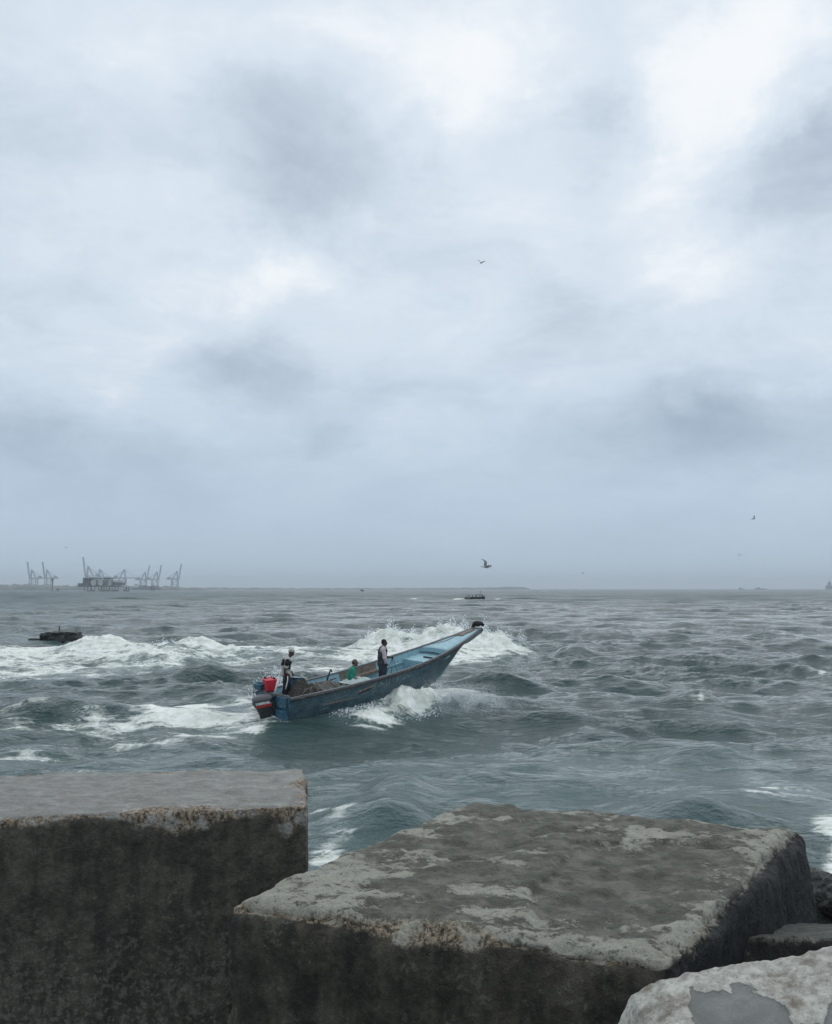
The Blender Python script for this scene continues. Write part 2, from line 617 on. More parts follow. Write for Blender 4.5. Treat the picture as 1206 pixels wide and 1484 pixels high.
# foam patches given on the flat water (u, v, ru, rv, amount)
foams = [(60, 966, 120, 17, 0.55), (170, 957, 110, 12, 0.6), (240, 950, 120, 13, 0.7), (330, 950, 110, 8, 0.75), (450, 951, 130, 9, 0.72),
         (560, 956, 80, 9, 0.9), (640, 957, 110, 10, 0.8), (720, 956, 60, 7, 0.7), (40, 955, 70, 16, 0.8), (30, 985, 90, 8, 0.55), (140, 982, 60, 6, 0.4),
         (470, 973, 60, 10, 0.5), (440, 984, 40, 10, 0.45),
         (265, 1050, 66, 8, 0.75), (170, 1062, 55, 8, 0.6), (330, 1054, 70, 6, 0.6), (390, 1048, 30, 6, 0.6), (120, 1056, 70, 10, 0.5),
         (60, 1090, 60, 4, 0.42), (15, 1091, 30, 5, 0.42), (210, 1075, 60, 6, 0.5), (300, 1069, 80, 5, 0.5), (370, 1028, 60, 8, 0.55), (280, 1033, 50, 6, 0.55),
         (30, 1050, 70, 12, 0.45), (10, 1063, 50, 8, 0.4), (410, 1056, 26, 4, 0.75), (385, 1063, 26, 4, 0.5),
         (120, 1128, 50, 4, 0.45), (200, 1122, 50, 4, 0.3), (470, 1236, 30, 22, 0.62), (480, 1205, 30, 14, 0.45), (490, 1190, 30, 6, 0.5), (455, 1186, 25, 5, 0.45),
         (1200, 1205, 50, 20, 0.8), (1195, 1250, 34, 50, 0.75), (1150, 1170, 60, 14, 0.45), (1100, 1165, 60, 10, 0.38), (1120, 1150, 50, 8, 0.36),
         (1020, 1024, 9, 2.5, 0.3), (1168, 981, 14, 3, 0.65), (725, 868.4, 10, 1.0, 0.8), (665, 869, 10, 1.0, 0.8), (600, 868, 6, 1, 0.6),
         (690, 1024, 50, 8, 0.5), (640, 1028, 45, 9, 0.6), (740, 1024, 40, 5, 0.3), (590, 1034, 50, 9, 0.75),
         (120, 934, 18, 4, 0.8), (75, 944, 60, 6, 0.7), (1000, 955, 8, 2, .5)]

H = CAM_H
rows = [4.0, 5.5, 7.0, 8.5, 9.8]
y = 10.8
while y < 13000:
    rows.append(y)
    if y < 14:
        y *= 1.006
    elif y < 80:
        y *= 1.0036
    elif y < 650:
        y *= 1.0052
    else:
        y *= 1.022
rows = np.array(rows)
half = np.arange(0, 0.50, 0.00126)
outer = 0.5 * np.cumprod(np.full(30, 1.085))
cols = np.concatenate([-outer[::-1], -half[:0:-1], half, outer])
NR, NC = len(rows), len(cols)
Y0 = np.repeat(rows, NC)
X0 = (rows[:, None] * cols[None, :]).ravel()
DYr = np.gradient(rows)
DY = np.repeat(DYr, NC)
DX = (rows[:, None] * np.gradient(cols)[None, :]).ravel()
SP = np.maximum(DY, DX)
U = 603 + FPX * X0 / Y0
Vv = 853 + H * FPX / Y0
X, Y, Z = X0.copy(), Y0.copy(), np.zeros_like(X0)

# boat frame coordinates of the water
BMi = np.array(BM.inverted())
Lx = BMi[0, 0] * X0 + BMi[0, 1] * Y0 + BMi[0, 2] * 0.35 + BMi[0, 3]
Ly = BMi[1, 0] * X0 + BMi[1, 1] * Y0 + BMi[1, 2] * 0.35 + BMi[1, 3]
near_boat = np.exp(-((np.maximum(np.abs(Lx - 3.4) - 3.0, 0) / 2.2) ** 2 + (Ly / 2.6) ** 2))

# wave spectrum: a swell coming in, wind waves with a wide spread of headings on top
calm = 0.38 + 0.62 * sstep(Y0, 18, 45)
for k in range(64):
    lam = 0.9 * (26 / 0.9) ** (RNG.random() ** 0.9)
    th = RNG.normal(-math.pi / 2 - 0.12, 0.30 + 0.45 * (lam < 7))
    amp = 0.0165 * lam ** 0.70 * RNG.uniform(0.5, 1.3)
    if lam > 11:
        amp *= 0.72
    elif lam < 4:
        amp *= 0.8
    kx, ky = math.cos(th) * 2 * math.pi / lam, math.sin(th) * 2 * math.pi / lam
    ph = kx * X0 + ky * Y0 + RNG.uniform(0, 6.28)
    fade = np.clip(lam / (2.6 * SP) - 1, 0, 1)
    fade = fade * (0.6 + 0.4 * np.sin(kx * 0.13 * X0 - ky * 0.17 * Y0 + k)) * (1 - 0.75 * near_boat) * (calm if lam < 8 else 1)
    Z += amp * fade * np.cos(ph)
    q = 0.85
    X -= q * amp * fade * math.cos(th) * np.sin(ph)
    Y -= q * amp * fade * math.sin(th) * np.sin(ph)

# sharper chop: ridged noise, where the mesh is fine enough
selc = Y0 < 420
P3 = np.stack([X0 * 0.22, Y0 * 0.42, np.zeros_like(X0)], -1)
chop = np.zeros_like(X0)
chop[selc] = fbm(P3[selc] + 0.9 * np.stack([perlin(P3[selc] * 0.7 + 9), perlin(P3[selc] * 0.7 + 31), np.zeros(selc.sum())], -1), 4, 0.48, True)
grp = np.zeros_like(X0)
grp[selc] = sstep(perlin(np.stack([X0[selc] * 0.05, Y0[selc] * 0.08, np.full(selc.sum(), 3.3)], -1)), -0.35, 0.6)
Z += 0.145 * chop * (0.35 + 0.65 * grp) * np.clip(2.2 / (SP + 1e-6) - 0.5, 0, 1) * (1 - 0.8 * near_boat) * (0.62 + 0.38 * sstep(Y0, 16, 48))
# far off: long crests only
far_n = np.zeros_like(X0)
self_ = Y0 > 200
Pf = np.stack([X0[self_] * 0.02, Y0[self_] * 0.012, np.full(self_.sum(), 7.7)], -1)
far_n[self_] = fbm(Pf, 3, 0.6)
Z += 0.5 * far_n * sstep(Y0, 200, 400) * (1 - 0.6 * sstep(Y0, 1500, 5000))

F = np.zeros_like(X0)
A = np.zeros_like(X0)       # aerated, turbid water
lump = np.zeros_like(X0)
sel = (Y0 > 30) & (Y0 < 110) & (np.abs(X0 / Y0) < 0.5)
lump[sel] = fbm(np.stack([X0[sel] * 0.9, Y0[sel] * 0.9, np.zeros(sel.sum())], -1), 5, 0.58)
wob = np.zeros_like(X0)
wsel = (Y0 < 130) & (np.abs(X0 / Y0) < 0.6)
wob[wsel] = fbm(np.stack([X0[wsel] * 0.28, Y0[wsel] * 0.1, np.full(wsel.sum(), 1.7)], -1), 3)
for (x0, y0, wx, h, fr, bk, fo, skew, curl) in ridges:
    s = (X0 - x0) / wx
    yc = y0 + skew * (X0 - x0) + 0.55 * fr * wob
    dyy = Y0 - yc
    prof = np.where(dyy < 0, np.exp(-(dyy / fr) ** 2), np.exp(-(dyy / bk) ** 2))
    along = np.exp(-np.abs(s) ** 2.6)
    e = h * prof * along * (1 + 0.25 * wob)
    Z += e
    if fo:
        e2 = prof * along
        # foam sits on the crest and the face
        face = np.where(dyy < 0, np.exp(-(dyy / (fr * 1.9)) ** 2), np.exp(-(dyy / (bk * 0.42)) ** 2)) * np.exp(-np.abs(s * 0.92) ** 3)
        F = np.maximum(F, fo * face)
        if fo > 0.7 and h > 0.5:
            Z += lump * 0.26 * h * e2 * np.where(dyy < 1.0, 1, 0.5)
            A = np.maximum(A, np.exp(-(dyy / (bk * 1.1)) ** 2) * along * 0.9)
for (u, v, ru, rv, am) in foams:
    r2 = ((U + 26 * wob - u) / ru) ** 2 + ((Vv + 0.25 * rv * wob - v) / rv) ** 2
    F = np.maximum(F, am * np.exp(-r2 ** 1.3))
    if am > 0.5:
        A = np.maximum(A, 0.6 * am * np.exp(-(r2 / 1.8) ** 1.2))
Z += np.where(F > 0.3, (F - 0.3) * 0.12 * (lump + 0.3), 0)

# boat: water heaped round it, foam along the hull, nothing inside the hull
Z += 0.56 * near_boat
heap = np.exp(-((Lx - 4.5) / 1.7) ** 2) * np.exp(-((np.abs(Ly) - 0.9) / 0.75) ** 2) * (Ly < 0)
Z += 0.36 * heap * (1 + 0.5 * lump)
A = np.maximum(A, heap)
hb = np.interp(np.clip(Lx / B_L, 0, 1), _ts, _bsm)
inside = (np.abs(Ly) < hb * 0.9) & (Lx > 0.05) & (Lx < B_L * 0.68)
Z[inside] = np.minimum(Z[inside], -0.1)
dside = -Ly - hb           # metres out from the near (starboard) side
hullfoam = np.exp(-((dside - 0.45 - 0.16 * np.clip(6.4 - Lx, 0, 7)) / (0.30 + 0.10 * np.clip(6.5 - Lx, 0, 7))) ** 2) * sstep(Lx, 0.9, 2.4) * (1 - sstep(Lx, 6.6, 7.6))
F = np.maximum(F, 0.84 * hullfoam)
F = np.maximum(F, 0.44 * heap)
A = np.maximum(A, 0.6 * np.exp(-(dside / 1.6) ** 2) * sstep(Lx, 0.3, 2) * (1 - sstep(Lx, 6.5, 8)))
Z += (0.14 + 0.22 * np.exp(-((Lx - 5.2) / 1.0) ** 2)) * hullfoam * (1 + 0.9 * lump)
farside = np.exp(-((Ly - hb - 0.7) / 0.7) ** 2) * sstep(Lx, 0.0, 1.2) * (1 - sstep(Lx, 2.6, 4.6))
F = np.maximum(F, 0.8 * farside)
Z += 0.25 * farside * (1 + lump)
wake = np.exp(-(Ly / (0.8 + 0.12 * np.clip(-Lx, 0, 30))) ** 2) * (Lx < 0.4) * np.exp(np.clip(Lx, -60, 0) / 4.5)
F = np.maximum(F, 0.55 * wake)
A = np.maximum(A, wake * 0.8)
fb = np.zeros_like(X0)
fs = (F > 0.02) & (Y0 < 300)
fb[fs] = fbm(np.stack([X0[fs] * 0.33, Y0[fs] * 0.62, np.full(fs.sum(), 11.5)], -1), 4, 0.6)
F = np.clip(F * (0.92 + 0.55 * fb), 0, 1)
F[Y0 > 900] = 0
A = np.maximum(A, 0.8 * (1 - sstep(Y0, 17, 34)) * (0.75 + 0.5 * wob))

V = np.stack([X, Y, Z], -1)
ii = np.arange(NR * NC).reshape(NR, NC)
Q = np.stack([ii[:-1, :-1], ii[:-1, 1:], ii[1:, 1:], ii[1:, :-1]], -1).reshape(-1, 4)

m, t = new_mat('grey_green_sea')
geo = t.new('ShaderNodeNewGeometry')
Pw = geo.outputs['Position']
fa, aa, ra = t.attr('foam'), t.attr('aerated'), t.attr('reach')
# ripples
r1 = t.noise(t.scale(Pw, (0.55, 1.15, 0.6)), 1.1, 5, 0.55, 0.6)
r2 = t.noise(t.scale(Pw, (0.7, 1.1, 0.7)), 4.2, 6, 0.62, 0.4)
r3 = t.noise(t.scale(Pw, (0.35, 0.5, 1)), 0.18, 3, 0.5)
gust = t.ramp(t.noise(t.scale(Pw, (0.5, 1, 1)), 0.085, 3, 0.55), 0.35, 0.68)
hgt = t.math('ADD', t.math('MULTIPLY', r1, 0.85), t.math('MULTIPLY', t.math('MULTIPLY', r2, 0.42), t.math('ADD', 0.5, gust)))
hgt = t.math('ADD', hgt, t.math('MULTIPLY', t.math('MULTIPLY', r3, 3.2), ra))
bmp = t.bump(hgt, 0.85, 0.36)
wcol = t.mix(aa, (0.020, 0.044, 0.042), (0.125, 0.178, 0.178))
wcol = t.mix(t.ramp(r1, 0.3, 0.7), wcol, t.mix(1.0, wcol, (1.25, 1.25, 1.2), 'MULTIPLY'))
water = t.principled(Base_Color=wcol, Roughness=t.ramp(ra, 0, 1, 0.08, 0.25), IOR=t.math('SUBTRACT', t.ramp(t.math('POWER', ra, 0.7), 0, 1, 1.33, 1.085, False), t.math('MULTIPLY', t.math('MULTIPLY', gust, 0.05), ra)), Specular_IOR_Level=0.38, Specular_Tint=(0.63, 0.86, 0.96), Normal=bmp)
# foam: lace of bubbles that thickens to solid white
Pwp = t.vmath('ADD', Pw, t.scale(t.vmath('SUBTRACT', t.noise(Pw, 1.3, 4, 0.6, out=1), (0.5, 0.5, 0.5)), (1.3, 1.3, 1.0)))
Ps = t.scale(Pwp, (0.62, 1.0, 1.0))
e1 = t.voronoi(Ps, 1.7, 'DISTANCE_TO_EDGE')
e2 = t.voronoi(t.vmath('ADD', Ps, (3.1, 7.7, 1.0)), 4.2, 'DISTANCE_TO_EDGE')
lace = t.math('MAXIMUM', t.ramp(e1, 0.0, 0.26, 1, 0), t.math('MULTIPLY', t.ramp(e2, 0.0, 0.26, 1, 0), 0.85))
fn = t.noise(t.scale(Pw, (0.6, 1.0, 1.0)), 2.0, 7, 0.66)
brk = t.noise(t.scale(Pw, (0.5, 1.0, 1.0)), 0.55, 4, 0.6)
strk = t.noise(t.scale(Pw, (0.35, 1.6, 1.0)), 1.5, 6, 0.65, 0.5)
tot = t.math('ADD', t.math('MULTIPLY', fa, 1.35), t.math('ADD', t.math('MULTIPLY', lace, 0.36), t.math('ADD', t.math('MULTIPLY', fn, 0.9), t.math('ADD', t.math('MULTIPLY', brk, 0.9), t.math('MULTIPLY', strk, 1.4)))))
fm = t.ramp(tot, 2.16, 2.78)
fm = t.math('MULTIPLY', fm, t.ramp(fa, 0.06, 0.3))
fcol = t.mix(t.ramp(t.math('ADD', t.math('MULTIPLY', t.noise(Pw, 2.2, 7, 0.68), 0.6), t.math('MULTIPLY', strk, 0.4)), 0.38, 0.62), (0.63, 0.665, 0.58), (0.97, 0.975, 0.93))  # darker greenish tone paints shaded parts of the foam, scattered by noise
foam_b = t.bump(t.math('ADD', fn, t.math('MULTIPLY', t.noise(Pw, 5, 5, 0.65), 0.7)), 0.8, 0.2)
foam = t.principled(Base_Color=fcol, Roughness=0.75, Normal=foam_b, Specular_IOR_Level=0.2)
mx = t.new('ShaderNodeMixShader')
t.put(mx.inputs[0], fm)
t.t.links.new(water.outputs[0], mx.inputs[1])
t.t.links.new(foam.outputs[0], mx.inputs[2])
t.out(mx.outputs[0])
sea = mesh_np('sea', V, Q, m, attrs={'foam': F, 'aerated': np.clip(A, 0, 1), 'reach': sstep(np.log(Y0), np.log(70), np.log(900))})
tag(sea, 'choppy grey green sea with broken white water', None, None, 'structure')
SEA_Z = Z


def sea_height(x, y_):
    r = int(np.clip(np.searchsorted(rows, y_), 1, NR - 1))
    c_ = int(np.clip(np.searchsorted(cols, x / y_), 1, NC - 1))
    return float(Z[r * NC + c_])


M['foam_drop'], t = new_mat('white_spray')
t.out(t.principled(Base_Color=(0.86, 0.89, 0.9), Roughness=0.8).outputs[0])


def droplets(name, pts, sizes, label, cat=None):
    pts = np.asarray(pts)
    n = len(pts)
    tet = np.array([[1, 1, 1], [-1, -1, 1], [-1, 1, -1], [1, -1, -1]]) * 0.7
    rot = RNG.normal(size=(n, 4, 3)) * 0.35
    Vd = pts[:, None, :] + (tet[None] + rot) * np.asarray(sizes)[:, None, None]
    Fd = (np.arange(n)[:, None, None] * 4 + np.array([[0, 1, 2], [0, 3, 1], [0, 2, 3], [1, 3, 2]])[None]).reshape(-1, 3)
    o = mesh_np(name, Vd.reshape(-1, 3), Fd, M['foam_drop'], smooth=False)
    tag(o, label, cat, None, 'stuff')
    return o


# ------------------------------------------------------------------ fishing boat
boat = empty('fishing_boat', (0, 0, 0), 'weathered blue open fishing skiff with raised bow ploughing through the waves', 'fishing boat')
boat.matrix_world = BM
NS = 44
ST = np.linspace(0, 1, NS)


def it(t_, xs, ys):
    return float(np.interp(t_, xs, ys))


def keel_z(t_):
    return it(t_, [0, .55, .64, .7, .75, .8, .85, .885, .91, .95, 1], [-1.0, -1.02, -.98, -.88, -.70, -.46, -.14, .16, .36, .58, .80])


def chine_b(t_):
    return it(t_, [0, .4, .55, .65, .74, .8, .86, .9, 1], [.72, .80, .78, .66, .42, .24, .10, .06, .07])


def chine_z(t_):
    return keel_z(t_) + it(t_, [0, .5, .7, .8, .88, .95, 1], [.16, .20, .30, .26, .12, .06, .03])


def hull_section(t_):
    b, g = b_gun(t_), g_sheer(t_)
    cb, cz, kz = chine_b(t_), chine_z(t_), keel_z(t_)
    pts = [(b, g)]
    for k in (.2, .4, .6, .8):
        y_ = b + (cb - b) * (k ** 1.25)
        pts.append((y_, g + (cz - g) * k))
    pts += [(cb, cz), (cb * .5, (cz + kz) / 2 - .01), (0, kz)]
    return pts


hb_ = MB()
rowsH = []
for t_ in ST:
    s = hull_section(t_)
    full = [(-y_, z_) for y_, z_ in s] + [(y_, z_) for y_, z_ in s[-2::-1]]
    rowsH.append([Vector((t_ * B_L, y_, z_)) for y_, z_ in full])
hb_.grid(rowsH)
hb_.build('hull', M['hull'], boat, smooth=True, angle=R(38))

# interior skin
ib = MB()
rowsI = []
for t_ in np.linspace(0.012, .985, 40):
    b, g = b_gun(t_) - .045, g_sheer(t_)
    cb = max(chine_b(t_) - .06, .02)
    fz = max(-.60, keel_z(t_) + .12)
    fz = min(fz, g - .05)
    rowsI.append([Vector((t_ * B_L, s_ * (b + (cb - b) * k), g + (fz - g) * k)) for s_, k in [(-1, 0), (-1, .33), (-1, .66), (-1, 1), (0, 1), (1, 1), (1, .66), (1, .33), (1, 0)]])
ib.grid(rowsI)
ib.build('inner_hull', M['hull_in'], boat, smooth=False)
# gunwales: pale cap and grimy rub rail, each side its own part
for s_ in (-1, 1):
    cap = MB()
    cap.grid([[Vector((t_ * B_L, s_ * (b_gun(t_) + .012), g_sheer(t_) - .02)), Vector((t_ * B_L, s_ * (b_gun(t_) + .012), g_sheer(t_) + .016)),
               Vector((t_ * B_L, s_ * max(b_gun(t_) - .07, .02), g_sheer(t_) + .016)), Vector((t_ * B_L, s_ * max(b_gun(t_) - .07, .02), g_sheer(t_) - .03))] for t_ in np.linspace(0.0, 1.0, 50)])
    cap.build('gunwale', M['rail_pale'], boat)
    rr = MB()
    rr.tube([Vector((t_ * B_L, s_ * (b_gun(t_) + .018), g_sheer(t_) - .055)) for t_ in np.linspace(0.0, .86, 46)], [.034 + .006 * math.sin(k * 1.7) for k in range(46)], 7)
    rr.build('rub_rail', M['rail'], boat, smooth=True)
    # side stringer under the gunwale: its lower edge throws the dark line
    sg = MB()
    sg.grid([[Vector((t_ * B_L, s_ * (b_gun(t_) - .05), g_sheer(t_) - .30)), Vector((t_ * B_L, s_ * (b_gun(t_) - .20), g_sheer(t_) - .30)),
              Vector((t_ * B_L, s_ * (b_gun(t_) - .20), g_sheer(t_) - .345)), Vector((t_ * B_L, s_ * (b_gun(t_) - .07), g_sheer(t_) - .345))] for t_ in np.linspace(.10, .66, 26)])
    sg.build('side_stringer', M['deck'], boat)
# a weathered wooden plank lines the far side amidships
pl_ = MB()
pl_.grid([[Vector((t_ * B_L, b_gun(t_) - .075, g_sheer(t_) - .03)), Vector((t_ * B_L, b_gun(t_) - .10, g_sheer(t_) - .27)),
           Vector((t_ * B_L, b_gun(t_) - .23, g_sheer(t_) - .29)), Vector((t_ * B_L, b_gun(t_) - .23, g_sheer(t_) - .37))] for t_ in np.linspace(.36, .535, 8)])
tag(pl_.build('side_plank', M['worn_wood'], boat, solid=.02), 'worn brown plank lining the inside of the far gunwale')
# ribs between stringer and floor
for t_ in (.2, .3, .4):
    for s_ in (-1, 1):
        g = g_sheer(t_)
        MB().bar((t_ * B_L, s_ * (b_gun(t_) - .085), g - .36), (t_ * B_L, s_ * (chine_b(t_) - .05), max(-.58, keel_z(t_) + .14)), .06, .05).build('rib', M['deck'], boat)
# transom, stern deck and quarter panels
tr = MB()
s0 = hull_section(0)
tr.ngon([Vector((-.012, -y_, z_)) for y_, z_ in s0] + [Vector((-.012, y_, z_)) for y_, z_ in s0[-2::-1]])
tr.build('transom', M['transom'], boat)
MB().box((.05, 1.62, .09), (.03, 0, .03)).build('transom_cap', M['rail_pale'], boat, bevel=.012)
MB().box((.06, .55, .30), (-.05, -.50, -.55)).build('transom_step', M['transom'], boat, bevel=.02)
MB().box((.06, .48, .34), (-.045, -.52, -.16)).build('transom_pad', M['transom'], boat, bevel=.03)
MB().box((1.35, 1.56, .04), (.74, 0, -.33)).build('stern_deck', M['hull_in'], boat, bevel=.01)
MB().box((.05, 1.5, .3), (1.43, 0, -.49)).build('stern_bulkhead', M['hull_in'], boat)
# floor boards, each its own board
for k in range(5):
    MB().box((4.9, .21, .025), (3.95, -.5 + k * .25, -.575 + .006 * (k % 2)), (0, 0, 0)).build('floor_board', M['hull_in'], boat, bevel=.004)
# thwarts
for t_ in (.30,):
    g = g_sheer(t_)
    MB().box((.26, 2 * b_gun(t_) - .24, .045), (t_ * B_L, 0, g - .32)).build('thwart', M['deck'], boat, bevel=.01)
# fore locker: shelf, bulkhead with a dark opening framed by a coaming
tl = .665
gl = g_sheer(tl)
bl = b_gun(tl) - .06
sh = MB()
sh.grid([[Vector((t_ * B_L, -(b_gun(t_) - .07), g_sheer(t_) - .26)), Vector((t_ * B_L, b_gun(t_) - .07, g_sheer(t_) - .26))] for t_ in np.linspace(tl, .77, 6)])
sh.build('locker_shelf', M['deck'], boat, solid=.05)
zb = -.62
secl = hull_section(tl)[:6]


def y_in(z_):
    return float(np.interp(z_, [p[1] for p in secl][::-1], [p[0] for p in secl][::-1])) - .07


for s_, yi in ((-1, .46), (1, .08)):
    zs_ = np.linspace(gl - .26, zb + .02, 7)
    mbp = MB()
    mbp.grid([[Vector((tl * B_L, s_ * yi, z_)), Vector((tl * B_L, s_ * max(y_in(z_), yi + .01), z_))] for z_ in zs_])
    mbp.build('bulkhead_panel', M['hull_in'], boat, solid=.035)
for y0_, y1_, z0_, z1_ in ((-.46, .08, zb, zb + .22), (-.46, .08, gl - .36, gl - .26)):
    MB().box((.04, y1_ - y0_ - .004, z1_ - z0_), (tl * B_L, (y0_ + y1_) / 2, (z0_ + z1_) / 2)).build('bulkhead_panel', M['hull_in'], boat)
MB().box((.03, .64, .05), (tl * B_L - .04, -.19, gl - .37)).build('locker_coaming', M['deck'], boat, bevel=.008)
MB().box((.02, .6, .9), (tl * B_L + .42, -.19, -.2)).build('locker_shade', M['dark_metal'], boat)  # near-black panel stands in for the shade inside the locker
for y_ in (-.49, .11):
    MB().box((.05, .07, gl + .30), (tl * B_L - .04, y_, (gl - .36 + zb) / 2)).build('locker_post', M['deck'], boat, bevel=.01)
# foredeck and its beam
fd = MB()
fd.grid([[Vector((t_ * B_L, k * (b_gun(t_) - .06), g_sheer(t_) - .045 - .0 * k + .03 * (1 - k * k))) for k in (-1, -.5, 0, .5, 1)] for t_ in np.linspace(.755, .992, 14)])
fd.build('foredeck', M['deck'], boat, smooth=True, solid=.03)
bmn = MB()
tb = .752
bmn.grid([[Vector((tb * B_L - .02, k * (b_gun(tb) - .07), g_sheer(tb) - .03 + .03 * (1 - k * k))), Vector((tb * B_L - .03, k * (b_gun(tb) - .08), g_sheer(tb) - .17 + .05 * (1 - k * k)))] for k in np.linspace(-1, 1, 9)])
bmn.build('deck_beam', M['hull_in'], boat, solid=.04)
wd = MB()
wd.grid([[Vector((t_ * B_L, (k + (.28 - .2 * (t_ > .95))) / (1.28 - .2 * (t_ > .95)) * max(b_gun(t_) - .08 - .015 * math.sin(t_ * 300), .03), g_sheer(t_) - .006 + .03 * (1 - k * k))) for k in (-.55, -.2, .2, .6, 1)] for t_ in np.linspace(.905, .985, 8)])
tag(wd.build('worn_deck_plank', M['worn_wood'], boat, smooth=True, solid=.015), 'bare brown weathered planking at the tip of the bow')
MB().tube([(.755 * B_L, b_gun(.755) - .12, g_sheer(.755) + .03), (.84 * B_L, .18, g_sheer(.84) + .03), (.93 * B_L, .2, g_sheer(.93) + .03)], .012).build('mooring_line', M['rope'], boat, smooth=True)
# pale strake along the outside of the beak
for s_ in (-1, 1):
    bs = MB()
    bs.grid([[Vector((t_ * B_L, s_ * (b_gun(t_) + .016), g_sheer(t_) + .012)), Vector((t_ * B_L, s_ * (b_gun(t_) * .97 + .018), g_sheer(t_) - .03 - .13 * min(1, (t_ - .8) / .1)))] for t_ in np.linspace(.80, 1.0, 14)])
    bs.build('bow_strake', M['rail_pale'], boat, solid=.012)
# beak end board
gb = g_sheer(1)
MB().box((.05, .50, .20), (B_L + .01, 0, gb - .08)).build('stem_head', M['rail_pale'], boat, bevel=.015)
# old tyre fender lashed round the tip of the bow
ty = MB()
ry, rz = .255, .27
pts = [(B_L + .10 + .05 * math.sin(a), ry * math.cos(a), gb + .05 + rz * math.sin(a) * .55) for a in np.linspace(-2.6, 2.6, 22)]
ty.tube(pts, [.075 + .01 * math.sin(k * 2.1) for k in range(22)], 9)
ty.build('tyre_fender', M['rubber'], boat, smooth=True)
MB().ball((B_L + .06, .02, gb + .17), (.10, .22, .11)).build('fender_wad', M['rubber'], boat, smooth=True)


# lettering painted on the near side, as raised paint strokes
def side_pt(X_, down, out=.008):
    t_ = X_ / B_L
    g = g_sheer(t_)
    sec = hull_section(t_)
    zz = [p[1] for p in sec[:6]][::-1]
    yy = [p[0] for p in sec[:6]][::-1]
    return Vector((X_, -(np.interp(g - down, zz, yy) + out), g - down))


def stroke(mb, pts, wdt=.018):
    """flat brush stroke on the hull side: points are (x along, down)"""
    P_ = [(side_pt(a, b)) for a, b in pts]
    for i in range(len(P_) - 1):
        a, b = P_[i], P_[i + 1]
        d = (b - a).normalized()
        n = d.cross(Vector((0, -1, 0))).normalized() * wdt
        e = d * wdt * .4
        mb.bm.faces.new([mb.bm.verts.new(q) for q in (a - n - e, b - n + e, b + n + e, a + n - e)])


def arc(cx, cz, rx, rz_, a0, a1, n=9):
    return [(cx + rx * math.cos(a), cz + rz_ * math.sin(a)) for a in np.linspace(a0, a1, n)]


x0 = 3.62
for strokes in ([[(x0 - .10, .50), (x0 + .0, .30), (x0 + .06, .13)]],
                [arc(x0 + .24, .24, .075, .06, 0, 6.28), [(x0 + .315, .24), (x0 + .40, .27), (x0 + .46, .25)]],
                [arc(x0 + .47, .25, .10, .13, -.6, 1.9)],
                [[(x0 + .70, .10), (x0 + .71, .30), (x0 + .62, .32)]],
                [[(x0 + .86, .10), (x0 + .88, .27)]],
                [arc(x0 + 1.06, .19, .05, .05, 0, 6.28), [(x0 + 1.11, .19), (x0 + 1.10, .30), (x0 + 1.0, .36)]],
                [[(x0 + 1.45, .10), (x0 + 1.47, .28), (x0 + 1.36, .30)]],
                [arc(x0 + 1.66, .22, .07, .06, 0, 3.3)]):
    lt = MB()
    for st_ in strokes:
        stroke(lt, st_)
    lt.build('painted_letter', M['letter'], boat, recalc=False)
# smaller worn marks and a lettered line near the stern, as in the photo
sm = MB()
rs = random.Random(4)
for k in range(9):
    a = 1.25 + k * .13
    stroke(sm, [(a, .40 + .02 * math.sin(k * 2) - .03 * k * .4), (a + .07, .39 - .03 * k * .4)], .010)
for k in range(7):
    a = 1.55 + k * .14
    stroke(sm, [(a, .24 - .012 * k), (a + rs.uniform(.04, .09), .22 - .012 * k)], .010)
for k in range(3):
    a = 1.25 + k * .15
    stroke(sm, [(a, .60 - .012 * k), (a + .09, .59 - .012 * k)], .010)
tag(sm.build('faded_writing', M['letter'], boat, recalc=False), None, None, None, 'stuff')
# torn strip of planking below the rail
gs = MB()
stroke(gs, [(2.82, .34), (2.95, .28), (3.2, .255), (3.45, .22), (3.6, .20)], .030)
gs.build('splintered_strip', M['worn_wood'], boat, recalc=False)
gd = MB()
stroke(gd, [(2.9, .375), (3.1, .33), (3.3, .32), (3.44, .29)], .022)
gd.build('torn_gap', M['rubber'], boat, recalc=False)
# transom mark: two curls and dots in pale paint
tm = MB()


def tstroke(pts, wdt=.012):
    for (a, b), (c_, d_) in zip(pts[:-1], pts[1:]):
        A_, B__ = Vector((-.088, a, b)), Vector((-.088, c_, d_))
        dd = (B__ - A_).normalized()
        n = dd.cross(Vector((1, 0, 0))) * wdt
        tm.bm.faces.new([tm.bm.verts.new(q) for q in (A_ - n, B__ - n, B__ + n, A_ + n)])


tstroke([(-.52 + .09 * math.cos(a), -.17 + .10 * math.sin(a)) for a in np.linspace(-3.3, .3, 10)])
tstroke([(-.68 + .06 * math.cos(a), -.18 + .08 * math.sin(a)) for a in np.linspace(-3.4, .6, 10)])
tstroke([(-.60, -.10), (-.60, -.22)])
tstroke([(-.50, -.04), (-.53, -.06)])
tstroke([(-.58, -.02), (-.61, -.04)])
tm.build('transom_mark', M['letter'], boat, recalc=False)

# ------------------------------------------------------------------ outboard motor on the transom
mot = empty('outboard_motor', (0, 0, 0), 'dark grey outboard motor with a red stripe hung on the blue transom', 'outboard motor')
mot.matrix_world = BM @ Matrix.Translation((-.36, .10, -.13)) @ Matrix.Rotation(R(-26), 4, 'Z') @ Matrix.Rotation(R(-6), 4, 'Y') @ Matrix.Scale(1.06, 4)
secs = [(-.36, .30, .24, .10), (-.30, .40, .34, .15), (-.22, .45, .40, .17), (-.08, .49, .43, .185), (.06, .47, .42, .18), (.13, .40, .36, .15), (.165, .26, .26, .10)]


